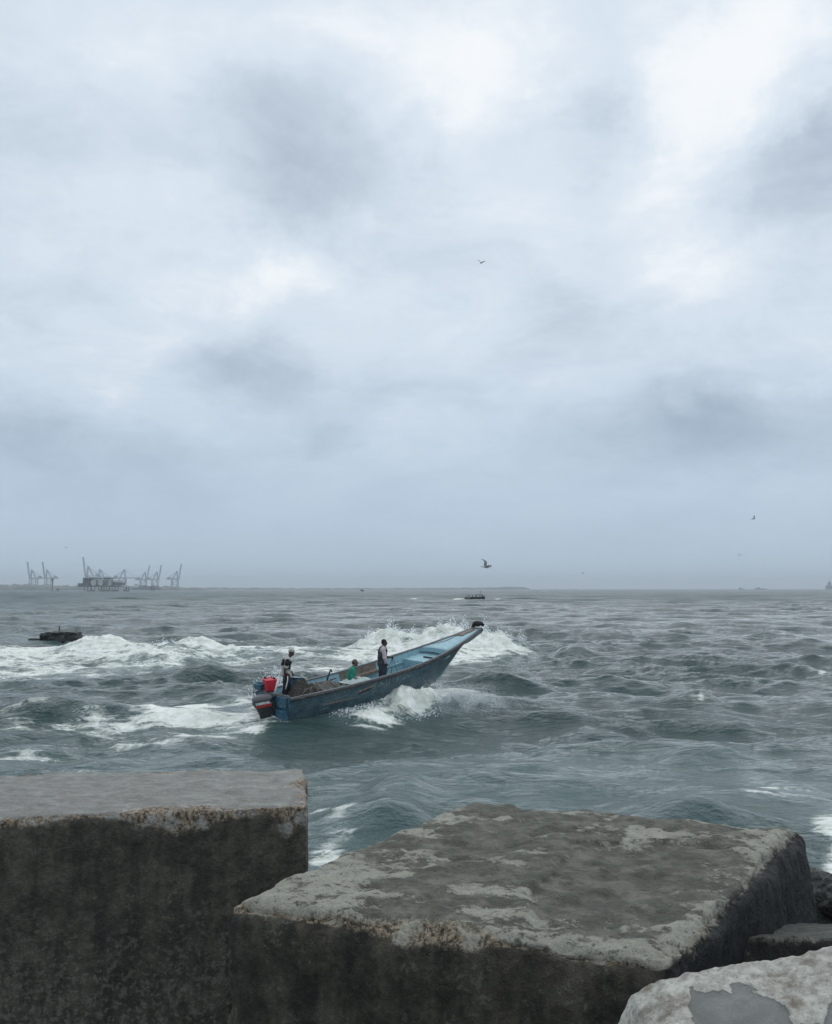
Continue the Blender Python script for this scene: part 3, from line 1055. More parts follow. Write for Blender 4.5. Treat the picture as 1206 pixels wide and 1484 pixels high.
def superellipse(ax, ay, x0_, z_, n=28, e=.62):
    out = []
    for k in range(n):
        a = 2 * math.pi * k / n
        c_, s_ = math.cos(a), math.sin(a)
        out.append(Vector((x0_ + ax * math.copysign(abs(c_) ** e, c_), ay * math.copysign(abs(s_) ** e, s_), z_)))
    return out


cw = MB()
rws = [superellipse(lx * .62, wy, .02 + .06 * (z_ < -.2), z_) for (z_, lx, _, wy) in secs]
cw.grid(rws, close=True)
cw.bm.faces.new([v for v in cw.bm.verts[-28:]])
cw.build('cowling', M['cowl'], mot, smooth=True, angle=R(50))
ct = MB()
ct.grid([superellipse(.305, .187, .02, .035), superellipse(.303, .186, .02, .075), superellipse(.26, .158, .02, .137), superellipse(.165, .108, .02, .172)], close=True)
ct.bm.faces.new([v for v in ct.bm.verts[-28:]])
ct.build('cowling_top', M['cowl_top'], mot, smooth=True, angle=R(50))
for s_ in (-1, 1):
    o = MB().box((.46, .006, .075), (.02, s_ * .190, -.13), (0, 0, 0)).build('stripe_panel', M['stripe'], mot, bevel=.002)
    for k, ch in enumerate('YAMAHA'):
        fc = bpy.data.curves.new('letter', 'FONT')
        fc.body = ch
        fc.size = .112
        fc.shear = .25
        fc.offset = .004
        fc.extrude = .002
        fc.align_x = 'CENTER'
        fo = bpy.data.objects.new('letter', fc)
        COL.objects.link(fo)
        dg = bpy.context.evaluated_depsgraph_get()
        me = bpy.data.meshes.new_from_object(fo.evaluated_get(dg))
        bpy.data.objects.remove(fo)
        me.materials.clear()
        me.materials.append(M['white'])
        lo = link(bpy.data.objects.new('motor_letter', me), mot)
        lo.location = (-.03 + (k - 2.5) * .073 * (1 if s_ < 0 else -1), s_ * .199, -.082)
        lo.rotation_euler = (R(90), 0, 0 if s_ < 0 else math.pi)
    MB().box((.12, .004, .012), (.185, s_ * .192, -.075)).build('trim_line', M['white'], mot)
MB().box((.30, .20, .24), (.06, 0, -.47), taper=(1.25, 1.1)).build('mid_section', M['dark_metal'], mot, bevel=.03)
MB().box((.22, .10, .45), (.03, 0, -.80), taper=(1.2, 1.2)).build('drive_leg', M['dark_metal'], mot, bevel=.02)
MB().box((.40, .18, .02), (-.02, 0, -1.0)).build('cavitation_plate', M['dark_metal'], mot, bevel=.005)
MB().box((.09, .30, .32), (.33, 0, -.22)).build('clamp_bracket', M['dark_metal'], mot, bevel=.02)
MB().tube([(.26, -.07, .02), (.42, -.09, .08), (.58, -.10, .13)], .026, 8).build('tiller_arm', M['dark_metal'], mot, smooth=True)
pr = MB()
pr.tube([(-.16, 0, -1.12), (.1, 0, -1.12)], .05, 10)
for k in range(3):
    a = k * 2.094
    pr.box((.02, .09, .16), (-.14, .09 * math.cos(a), -1.12 + .09 * math.sin(a)), (a - 1.57, 0, .5))
pr.build('propeller', M['dark_metal'], mot)

# white steering pole leaning by the motor
wp = MB().tube([BM @ Vector((.02, -.05, -.02)), BM @ Vector((.10, -.20, .55))], .032, 8).build('white_pole', M['white'], smooth=True)
tag(wp, 'short white pole leaning beside the red fuel tank in the stern', 'pole')

# red fuel tank in the stern
ft = empty('fuel_tank', (0, 0, 0), 'red plastic fuel tank with black caps standing in the stern of the skiff', 'fuel tank')
ft.matrix_world = BM @ Matrix.Translation((.12, .27, .06)) @ Matrix.Rotation(R(-20), 4, 'Z')
MB().box((.30, .34, .38), (0, 0, .22), taper=(1.35, 1.32)).build('tank_body', M['red'], ft, bevel=.035, seg=3, smooth=True, angle=R(60))
for x_, y_ in ((-.12, .12), (.11, -.10)):
    MB().cyl((x_, y_, .405), (x_, y_, .455), .05, .045, 12).build('cap', M['rubber'], ft, smooth=True, angle=R(40))
MB().tube([(-.12, -.04, .40), (-.06, -.03, .455), (.05, .02, .455), (.10, .05, .40)], .018, 6).build('handle', M['red'], ft, smooth=True)
MB().box((.26, .28, .03), (0, 0, .015)).build('tank_foot', M['rubber'], ft)

# blue tub on the far quarter, with a thin rod
tub = empty('blue_tub', (0, 0, 0), 'open blue tub on the far stern corner behind the outboard motor', 'tub')
tub.matrix_world = BM @ Matrix.Translation((-.02, .62, .10))
tb_ = MB()
tb_.grid([superellipse(.13, .16, 0, 0, 20), superellipse(.17, .21, 0, .2, 20), superellipse(.155, .19, 0, .2, 20), superellipse(.12, .15, 0, .03, 20)], close=True)
tb_.bm.faces.new([v for v in tb_.bm.verts[-20:]])
tb_.build('tub_body', M['transom'], tub, smooth=True, angle=R(50))
tr2 = MB()
tr2.tube([Vector((.172 * math.cos(a), .212 * math.sin(a), .2)) for a in np.linspace(0, 6.28, 20)], .012, 6)
tr2.build('tub_rim', M['hull_in'], tub, smooth=True)
rd = MB().tube([BM @ Vector((-.12, .80, -.35)), BM @ Vector((-.08, .86, .30))], .012, 6).build('thin_rod', M['dark_metal'], smooth=True)
tag(rd, 'thin dark rod upright at the far stern corner by the blue tub', 'rod')

# blue box at the helmsman's side
bx_ = empty('blue_locker_box', (0, 0, 0), 'tall blue box with sloping top between the white-capped man and the nets', 'box')
bx_.matrix_world = BM @ Matrix.Translation((1.08, .16, -.31))
MB().box((.36, .34, .66), (0, 0, .33)).build('box_body', M['transom'], bx_, bevel=.012)
MB().box((.42, .40, .03), (.0, 0, .685), (0, R(9), 0)).build('lid', M['transom'], bx_, bevel=.008)

# ------------------------------------------------------------------ nets heaped in the stern half
gx = np.linspace(0, 1, 90)
gy = np.linspace(-1, 1, 46)
GX, GY = np.meshgrid(gx, gy, indexing='ij')


def net_heap(name, X0_, X1_, yc, wy, hgt_, seed, mat, label, zbase=-.33, group=None):
    Xl = X0_ + (X1_ - X0_) * GX
    Yl = yc + wy * GY
    edge = np.clip(1 - np.abs(GY) ** 3, 0, 1) * np.clip(1 - np.abs(GX * 2 - 1) ** 4, 0, 1)
    Pn = np.stack([Xl.ravel() * 1.6 + seed, Yl.ravel() * 2.0, np.full(Xl.size, seed)], -1)
    n = fbm(Pn, 3, .55).reshape(Xl.shape)
    w_ = 0.8 * perlin(Pn * 1.3 + 5).reshape(Xl.shape)
    strand = 1 - np.abs(np.sin((Yl * 9 + Xl * 5 + 3.5 * w_ + seed)))
    fine = fbm(Pn * 9, 2).reshape(Xl.shape)
    Zl = zbase + edge * (hgt_ * (.75 + .55 * n) + .055 * strand + .022 * fine)
    Vn = np.stack([Xl.ravel(), Yl.ravel(), Zl.ravel() + .19 * 0], -1)
    id_ = np.arange(GX.size).reshape(GX.shape)
    Qn = np.stack([id_[:-1, :-1], id_[1:, :-1], id_[1:, 1:], id_[:-1, 1:]], -1).reshape(-1, 4)
    o = mesh_np(name, Vn, Qn, mat)
    o.matrix_world = BM
    return tag(o, label, 'fishing net', group), (lambda x, y_: float(Zl[int(np.clip((x - X0_) / (X1_ - X0_) * 89, 0, 89)), int(np.clip(((y_ - yc) / wy + 1) / 2 * 45, 0, 45))]))


def put_rope(o_name, pts, label, rad=.022):
    mb = MB().tube(pts, rad, 6)
    o = mb.build(o_name, M['rope'], smooth=True)
    o.matrix_world = BM
    return tag(o, label, 'rope')


nh, nhz = net_heap('net_heap', .35, 1.75, -.40, .45, .54, 2.0, M['net_dark'], 'dark brown net bundle at the stern end of the heap', -.30)
nh2, nhz2 = net_heap('net_heap', 1.35, 3.1, -.22, .66, .56, 8.0, M['net'], 'grey-brown fishing net spread in folds amidships before the man in green', -.45)
pts = [(x, -.62 + .1 * math.sin(x * 6), max(nhz(x, -.6), -.2) + .03) for x in np.linspace(.45, 1.6, 14)]
put_rope('net_rope', pts, 'grey rope lying along the near edge of the dark net')
pts = [(x, -.35 + .22 * math.sin(x * 4 + 1), nhz2(x, -.35 + .22 * math.sin(x * 4 + 1)) + .02) for x in np.linspace(1.5, 3.0, 16)]
put_rope('net_rope', pts, 'grey rope snaking across the folds of the spread net', .026)
sh_, shz = net_heap('pale_sheet', 2.75, 3.75, -.42, .40, .12, 21.0, M['sheet'], 'pale plastic sheet bunched beside the man in the green shirt', -.02)
sh_['category'] = 'sheet'
cb_ = MB().tube([(2.55, .30, .0), (2.75, .34, .33), (2.80, .36, .36), (2.86, .38, .27)], .028, 7)
cb_.tube([(2.55, .30, .0), (3.05, .40, .02)], .026, 7)
cbo = cb_.build('grapnel', M['dark_metal'], smooth=True)
cbo.matrix_world = BM
tag(cbo, 'bent dark metal grapnel lying behind the man in green', 'grapnel')


# ------------------------------------------------------------------ people
def limb(mb, pts):
    for i, (p, r) in enumerate(pts):
        mb.ball(p, r, u=12, v=8)
        if i:
            q, r0 = pts[i - 1]
            mb.cyl(q, p, r0, r, 12)


def hand(mb, wrist, d, n, curl=.5, s=1.0, thumb=1):
    """palm and five fingers: d points along the hand, n out of the palm"""
    d, n = Vector(d).normalized(), Vector(n).normalized()
    sd = d.cross(n).normalized()
    n = sd.cross(d).normalized()
    wr = Vector(wrist)
    pc = wr + d * .048 * s
    rm = Matrix((d, sd, n)).transposed()
    mb.ball(pc, (.05 * s, .04 * s, .017 * s), rm.to_euler())
    for k, (off, ln) in enumerate(((-.03, .068), (-.01, .078), (.01, .074), (.03, .058))):
        a = wr + d * .085 * s + sd * off * s
        d1 = (d * math.cos(curl * .8) + n * math.sin(curl * .8)).normalized()
        d2 = (d * math.cos(curl * 2) + n * math.sin(curl * 2)).normalized()
        b = a + d1 * ln * .55 * s
        c_ = b + d2 * ln * .5 * s
        limb(mb, [(a - d * .012, .0105 * s), (b, .010 * s), (c_, .0085 * s)])
    a = wr + d * .03 * s - sd * .03 * s * thumb
    b = a + (d * .7 - sd * .6 * thumb + n * .3).normalized() * .045 * s
    c_ = b + (d * .9 + n * .4).normalized() * .032 * s
    limb(mb, [(a, .014 * s), (b, .0115 * s), (c_, .0095 * s)])


def head(mb, c, pitch=0.0, yaw=0.0):
    """head centred at c facing +X, pitched down by pitch; returns its matrix"""
    m_ = Matrix.Translation(c) @ Matrix.Rotation(yaw, 4, 'Z') @ Matrix.Rotation(pitch, 4, 'Y')
    e = m_.to_euler()
    for p, r in (((-.012, 0, .025), (.098, .076, .094)), ((.022, 0, -.045), (.068, .060, .072)), ((.058, 0, -.086), (.030, .036, .026)),
                 ((.094, 0, -.012), (.018, .015, .026)), ((.106, 0, -.026), (.013, .014, .012)), ((.086, 0, -.060), (.013, .024, .012)),
                 ((.078, .028, .022), (.022, .026, .012)), ((.078, -.028, .022), (.022, .026, .012)),
                 ((-.012, .079, -.008), (.022, .009, .032)), ((-.012, -.079, -.008), (.022, .009, .032))):
        mb.ball(m_ @ Vector(p), r, e, 12, 8)
    return m_


def eyes(m_, parent):
    for s_ in (-1, 1):
        MB().ball(m_ @ Vector((.084, s_ * .031, .006)), (.008, .012, .008), m_.to_euler(), 8, 6).build('eye', M['hair'], parent, smooth=True)


def hair_cap(m_, parent, scale=1.0, back_only=False):
    mb = MB()
    if back_only:
        mb.ball(m_ @ Vector((-.05, 0, -.005)), (.066, .079, .062), m_.to_euler())
    else:
        mb.ball(m_ @ Vector((-.024, 0, .045)), (.096, .081, .085), m_.to_euler())
        mb.ball(m_ @ Vector((-.05, 0, .0)), (.062, .078, .07), m_.to_euler())
    return remeshed('hair', mb, .010, M['hair'], parent, 2)


# -- the helmsman: white cap, black and white shirt, looking down
p1 = empty('person', BM @ Vector((.52, -.02, -.31)), 'standing man in white cap and black-and-white shirt at the stern, head bowed', 'person', 'people aboard the blue skiff', (0, 0, R(12)))
mb = MB()
Hc = Vector((.155, 0, 1.575))
hm1 = head(mb, Hc, R(32), R(-6))
limb(mb, [((.02, 0, .93), .125), ((.0, 0, 1.10), .12), ((.02, 0, 1.28), .125), ((.055, 0, 1.40), .075), ((.115, 0, 1.50), .055)])
for s_ in (-1, 1):
    limb(mb, [((.03, s_ * .10, 1.37), .07), ((.02, s_ * .19, 1.35), .062)])
    limb(mb, [((.01, s_ * .09, .90), .095), ((.02 + .05 * s_, s_ * .11, .50), .062), ((-.02 + .08 * s_, s_ * .12, .09), .042)])
    limb(mb, [((-.04 + .08 * s_, s_ * .12, .05), .045), ((.12 + .08 * s_, s_ * .13, .035), .034)])
limb(mb, [((.02, -.20, 1.34), .056), ((-.06, -.25, 1.07), .043), ((-.07, -.23, .84), .030)])
hand(mb, (-.07, -.23, .83), (-.02, 0, -1), (.9, .2, 0), .7)
limb(mb, [((.02, .20, 1.34), .056), ((.06, .26, 1.07), .043), ((.20, .22, .92), .030)])
hand(mb, (.20, .22, .91), (.55, -.1, -.8), (-.3, -.3, -.4), .7, thumb=-1)
remeshed('body', mb, .0095, M['skin'], p1, 1)
eyes(hm1, p1)
mb = MB()
limb(mb, [((.01, 0, .86), .155), ((.0, 0, 1.02), .150), ((.0, 0, 1.20), .150), ((.02, 0, 1.34), .135), ((.06, 0, 1.43), .075)])
for s_ in (-1, 1):
    limb(mb, [((.03, s_ * .10, 1.38), .085), ((.02, s_ * .20, 1.34), .078), ((-.03 + .04 * (s_ > 0), s_ * .24, 1.14), .075)])
    mb.ball((.01, s_ * .09, .90), (.11, .09, .15))
shirt1 = remeshed('shirt', mb, .014, M['shirt_white'], p1, 2, .022)
# black panels on the shirt: flank, sleeve band
mb = MB()
mb.box((.20, .05, .26), (.035, -.155, 1.20), (0, R(18), 0))
mb.box((.13, .05, .20), (-.10, -.17, 1.27), (0, R(20), 0))
limb(mb, [((.02, -.215, 1.33), .076), ((-.01, -.25, 1.22), .079)])
mb.box((.13, .30, .11), (.06, -.02, 1.12), (0, R(6), 0))
remeshed('shirt_panel', mb, .012, M['black_cloth'], p1, 3, .012)
mb = MB()
limb(mb, [((.01, 0, .90), .135), ((.01, 0, .82), .135)])
for s_ in (-1, 1):
    limb(mb, [((.01, s_ * .085, .84), .115), ((.02 + .05 * s_, s_ * .105, .50), .085), ((-.02 + .08 * s_, s_ * .115, .10), .066)])
remeshed('trousers', mb, .013, M['black_cloth'], p1, 2, .014)
MB().tube([(.03, -.205, .84), (.03, -.205, .70), (-.01, -.195, .52), (-.03, -.185, .42)], .019, 7).build('trouser_stripe', M['white'], p1, smooth=True)
mb = MB()
e = hm1.to_euler()
mb.ball(hm1 @ Vector((-.015, 0, .065)), (.106, .086, .072), e)
mb.ball(hm1 @ Vector((.095, 0, .062)), (.06, .06, .012), e)
mb.ball(hm1 @ Vector((-.06, 0, .03)), (.062, .083, .06), e)
remeshed('cap', mb, .010, M['shirt_white'], p1, 2)

# -- the man standing amidships: pale pink shirt, dark bib overalls, holding a rope
P2L = Vector((4.85, -.05, -.562))
p2 = empty('person', BM @ P2L, 'standing man in pale pink shirt and dark bib overalls amidships, facing the bow', 'person', 'people aboard the blue skiff', (0, 0, R(14)))
mb = MB()
hm2 = head(mb, Vector((.07, 0, 1.60)), R(4), R(-8))
limb(mb, [((.0, 0, .95), .13), ((.0, 0, 1.12), .125), ((.0, 0, 1.30), .13), ((.015, 0, 1.42), .075), ((.045, 0, 1.52), .055)])
for s_ in (-1, 1):
    limb(mb, [((.0, s_ * .10, 1.40), .07), ((.0, s_ * .19, 1.37), .064)])
    limb(mb, [((.0, s_ * .09, .92), .10), ((.02, s_ * .11, .50), .066), ((-.01, s_ * .12, .09), .045)])
    limb(mb, [((-.03, s_ * .12, .05), .046), ((.14, s_ * .13, .035), .034)])
limb(mb, [((.0, -.20, 1.36), .058), ((.02, -.27, 1.08), .044), ((.10, -.20, .90), .032)])
hand(mb, (.10, -.20, .895), (.5, .2, -.75), (.2, .9, .2), .8)
limb(mb, [((.0, .20, 1.36), .058), ((.06, .25, 1.10), .044), ((.30, .16, 1.08), .032)])
hand(mb, (.31, .155, 1.08), (1, -.1, .06), (0, -.6, -.6), 1.0, thumb=-1)
remeshed('body', mb, .0095, M['skin'], p2, 1)
eyes(hm2, p2)
hair_cap(hm2, p2)
mb = MB()
limb(mb, [((.0, 0, 1.0), .150), ((.0, 0, 1.2), .150), ((.0, 0, 1.36), .138), ((.02, 0, 1.45), .078)])
for s_ in (-1, 1):
    limb(mb, [((.0, s_ * .10, 1.40), .088), ((.0, s_ * .20, 1.36), .082)])
limb(mb, [((.0, -.20, 1.36), .080), ((.02, -.27, 1.08), .072), ((.08, -.22, .95), .062)])
limb(mb, [((.0, .20, 1.36), .080), ((.06, .25, 1.10), .068), ((.14, .22, 1.09), .058)])
remeshed('shirt', mb, .014, M['shirt_pink'], p2, 2, .022)
mb = MB()
limb(mb, [((-.01, 0, 1.22), .155), ((.0, 0, 1.05), .172), ((.0, 0, .86), .178)])
mb.box((.05, .24, .2), (.13, 0, 1.27))
for s_ in (-1, 1):
    limb(mb, [((.0, s_ * .075, .88), .145), ((.02, s_ * .095, .50), .125), ((-.01, s_ * .11, .08), .112)])
remeshed('overalls', mb, .014, M['oilskin'], p2, 2, .016)
for s_ in (-1, 1):
    MB().tube([(.15, s_ * .09, 1.34), (.10, s_ * .10, 1.46), (.0, s_ * .10, 1.50), (-.10, s_ * .08, 1.44), (-.16, s_ * .02, 1.24)], .016, 6).build('strap', M['oilskin'], p2, smooth=True)
hd = (Matrix.Translation(p2.location) @ Matrix.Rotation(R(14), 4, 'Z')) @ Vector((.40, .14, 1.08))
for k, (x_, y_) in enumerate(((5.4, .55), (5.6, .3), (5.8, -.1))):
    f_ = BM @ Vector((x_, y_, -.5))
    mid = (hd + f_) / 2 + Vector((0, 0, -.12))
    pts = [hd.lerp(mid, q).lerp(mid.lerp(f_, q), q) for q in np.linspace(0, 1, 10)]
    tag(MB().tube(pts, .011, 5).build('hand_line', M['rope'], smooth=True), ['thin line falling from the standing man\'s hand to the far side', 'middle of the thin lines falling from the standing man\'s hand', 'thin line falling from the standing man\'s hand towards the near side'][k], 'rope')

# -- the seated man: green shirt, balding
P3L = Vector((3.14, -.22, -.20))
p3 = empty('person', BM @ P3L, 'balding man in green shirt seated low in the skiff, facing forward', 'person', 'people aboard the blue skiff', (0, 0, R(8)))
mb = MB()
hm3 = head(mb, Vector((.17, 0, .80)), R(8), R(-6))
limb(mb, [((.0, 0, .14), .13), ((.02, 0, .32), .13), ((.06, 0, .50), .135), ((.10, 0, .61), .078), ((.14, 0, .71), .056)])
for s_ in (-1, 1):
    limb(mb, [((.07, s_ * .10, .59), .07), ((.07, s_ * .19, .56), .064)])
    limb(mb, [((.0, s_ * .10, .12), .095), ((.42, s_ * .14, .16), .066), ((.55, s_ * .14, -.20), .045)])
    limb(mb, [((.54, s_ * .14, -.22), .045), ((.68, s_ * .14, -.235), .034)])
limb(mb, [((.07, -.20, .55), .058), ((.06, -.27, .30), .044), ((.28, -.28, .25), .032)])
hand(mb, (.29, -.28, .25), (1, 0, -.1), (0, 0, -1), .3)
limb(mb, [((.07, .20, .55), .058), ((.10, .26, .32), .044), ((.30, .2, .28), .032)])
hand(mb, (.31, .2, .28), (1, -.1, -.1), (0, 0, -1), .4, thumb=-1)
remeshed('body', mb, .0095, M['skin2'], p3, 1)
eyes(hm3, p3)
hair_cap(hm3, p3, back_only=True)
mb = MB()
mb.ball(hm3 @ Vector((.058, 0, -.082)), (.042, .050, .038), hm3.to_euler())
remeshed('beard', mb, .008, M['hair'], p3, 1)
mb = MB()
limb(mb, [((.0, 0, .10), .155), ((.01, 0, .30), .155), ((.06, 0, .48), .155), ((.11, 0, .63), .085)])
for s_ in (-1, 1):
    limb(mb, [((.07, s_ * .10, .58), .09), ((.07, s_ * .20, .55), .086), ((.065, s_ * .26, .34), .076)])
remeshed('shirt', mb, .014, M['shirt_green'], p3, 2, .022)
mb = MB()
limb(mb, [((.0, 0, .10), .14), ((.05, 0, .10), .14)])
for s_ in (-1, 1):
    limb(mb, [((.0, s_ * .10, .12), .115), ((.42, s_ * .14, .16), .088), ((.55, s_ * .14, -.16), .066)])
remeshed('trousers', mb, .014, M['black_cloth'], p3, 2, .012)


# ------------------------------------------------------------------ breakwater blocks
def concrete(name, top_a, top_b, side_a, side_b, crust, rough=0.9, seed=0.0, scale=1.0, streak=3.0, scab=.8, along=2.6, top_rough=.9, top_spec=.3):
    m, t = new_mat(name)
    P = t.vmath('ADD', t.new('ShaderNodeNewGeometry').outputs['Position'], (seed, seed * .7, seed * .3))
    top, edge, mark = t.attr('top'), t.attr('edge'), t.attr('mark')
    n0 = t.noise(P, 1.6 * scale, 6, .62, .6)
    n1 = t.noise(P, 6.5 * scale, 7, .66, .3)
    n2 = t.noise(P, 34, 6, .68)
    nm = t.noise(P, 15, 6, .68, .2)
    n3 = t.noise(P, 130, 4, .65)
    nst = t.noise(t.scale(P, (1.0, along, 2)), streak, 8, .70, .15)
    drip = t.noise(t.scale(P, (5.0, 5.0, .55)), 1.9, 6, .62, .3)
    # trodden top: pale scabs on a darker skin, drawn out by the tide
    g1 = t.ramp(nm, .40, .60)
    g2 = t.ramp(n2, .40, .60)
    g3 = t.ramp(n3, .38, .62)
    tmask = t.ramp(t.math('ADD', t.math('MULTIPLY', nst, .55), t.math('ADD', t.math('MULTIPLY', n1, .3), t.math('MULTIPLY', n2, .22))), .47, .62)
    tmask = t.math('MULTIPLY', tmask, scab)
    soft = t.math('ADD', t.math('MULTIPLY', mark, .8), t.math('MULTIPLY', t.math('SUBTRACT', t.math('ADD', t.math('MULTIPLY', n1, .6), t.math('ADD', t.math('ADD', nm, n2), t.math('MULTIPLY', n3, .6))), 1.6), 1.7))
    mk2 = t.ramp(soft, .26, .62, 0, .95)
    tmask = t.math('MAXIMUM', tmask, mk2)
    ct_ = t.mix(t.math('MULTIPLY', g1, .5), top_a, tuple(x * 1.55 for x in top_a))
    ct_ = t.mix(t.math('MULTIPLY', g2, .45), ct_, tuple(x * .62 for x in top_a))
    pale = t.mix(t.math('MULTIPLY', g2, .5), top_b, tuple(x * .62 for x in top_b))
    ct_ = t.mix(tmask, ct_, pale)
    ct_ = t.mix(t.math('MULTIPLY', g3, .25), ct_, (.05, .047, .036))
    ct_ = t.mix(t.ramp(t.voronoi(P, 42), .0, .15, .85, 0), ct_, (.04, .037, .028))
    # wet sides: black-green film, drips, pale flecks of shell and lime
    pz = t.new('ShaderNodeSeparateXYZ')
    t.put(pz.inputs[0], t.new('ShaderNodeNewGeometry').outputs['Position'])
    low = t.ramp(pz.outputs[2], 2.95, 1.7, 0, 1)
    mott = t.math('ADD', t.math('MULTIPLY', drip, .45), t.math('ADD', t.math('MULTIPLY', n1, .35), t.math('ADD', t.math('MULTIPLY', nm, .3), t.math('MULTIPLY', n2, .25))))
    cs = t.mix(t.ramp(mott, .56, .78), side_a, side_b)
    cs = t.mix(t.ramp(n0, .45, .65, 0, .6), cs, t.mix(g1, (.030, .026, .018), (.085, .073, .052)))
    cs = t.mix(t.math('MULTIPLY', g2, .55), cs, (.007, .008, .008))
    cs = t.mix(t.math('MULTIPLY', t.ramp(n1, .50, .64), t.ramp(n2, .50, .60, 0, .8)), cs, (.16, .15, .12))
    spk = t.math('MULTIPLY', t.ramp(t.math('ADD', t.noise(P, 24, 7, .72), t.math('MULTIPLY', low, .07)), .57, .64), t.ramp(t.math('ADD', n0, t.math('MULTIPLY', low, .2)), .38, .62))
    cs = t.mix(t.math('MULTIPLY', spk, t.math('ADD', .12, t.math('MULTIPLY', low, .45))), cs, (.20, .19, .16))
    cs = t.mix(t.ramp(n3, .58, .66, 0, .4), cs, (.13, .12, .095))
    cs = t.mix(t.math('MULTIPLY', t.attr('dark_side'), .95), cs, t.mix(g2, (.004, .005, .006), (.012, .0135, .0135)))  # side faces picked by this mask turn almost black
    # broken crust along the upper edges: bare aggregate
    ncr = t.noise(t.scale(P, (1, 1, .6)), 48, 7, .74)
    cc = t.mix(t.ramp(ncr, .40, .60), tuple(x * .16 for x in crust), tuple(min(.6, x * 1.7) for x in crust))
    cc = t.mix(t.ramp(n1, .52, .62, 0, .8), cc, pale)
    cc = t.mix(t.ramp(t.voronoi(P, 62), .0, .25, .85, 0), cc, (.02, .017, .012))
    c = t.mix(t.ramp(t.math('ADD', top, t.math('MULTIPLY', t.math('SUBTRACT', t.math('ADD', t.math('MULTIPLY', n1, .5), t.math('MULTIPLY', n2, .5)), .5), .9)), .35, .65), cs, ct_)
    em = t.ramp(t.math('ADD', edge, t.math('MULTIPLY', t.math('SUBTRACT', t.math('ADD', t.math('MULTIPLY', n0, 1.2), t.math('ADD', n1, t.math('MULTIPLY', n2, .6))), 1.4), 1.25)), .38, .85)
    em = t.math('MULTIPLY', em, t.ramp(edge, .02, .25))
    c = t.mix(t.math('MULTIPLY', em, .92), c, cc)
    h = t.math('ADD', t.math('MULTIPLY', n1, .8), t.math('ADD', t.math('MULTIPLY', n2, .9), t.math('MULTIPLY', n3, .4)))
    h = t.math('ADD', h, t.math('MULTIPLY', tmask, t.math('MULTIPLY', top, .3)))
    h = t.math('SUBTRACT', h, t.math('MULTIPLY', em, t.ramp(t.voronoi(P, 38), 0, .3, .8, 0)))
    h = t.math('SUBTRACT', h, t.ramp(t.voronoi(P, 42), 0, .15, .35, 0))
    rg = t.mix(top, (.55, .55, .55), t.mix(t.ramp(nst, .4, .6), (top_rough, top_rough, top_rough), (rough, rough, rough)))
    t.out(t.principled(Base_Color=c, Roughness=rg, Normal=t.bump(h, .9, .030), Specular_IOR_Level=top_spec).outputs[0])
    return m


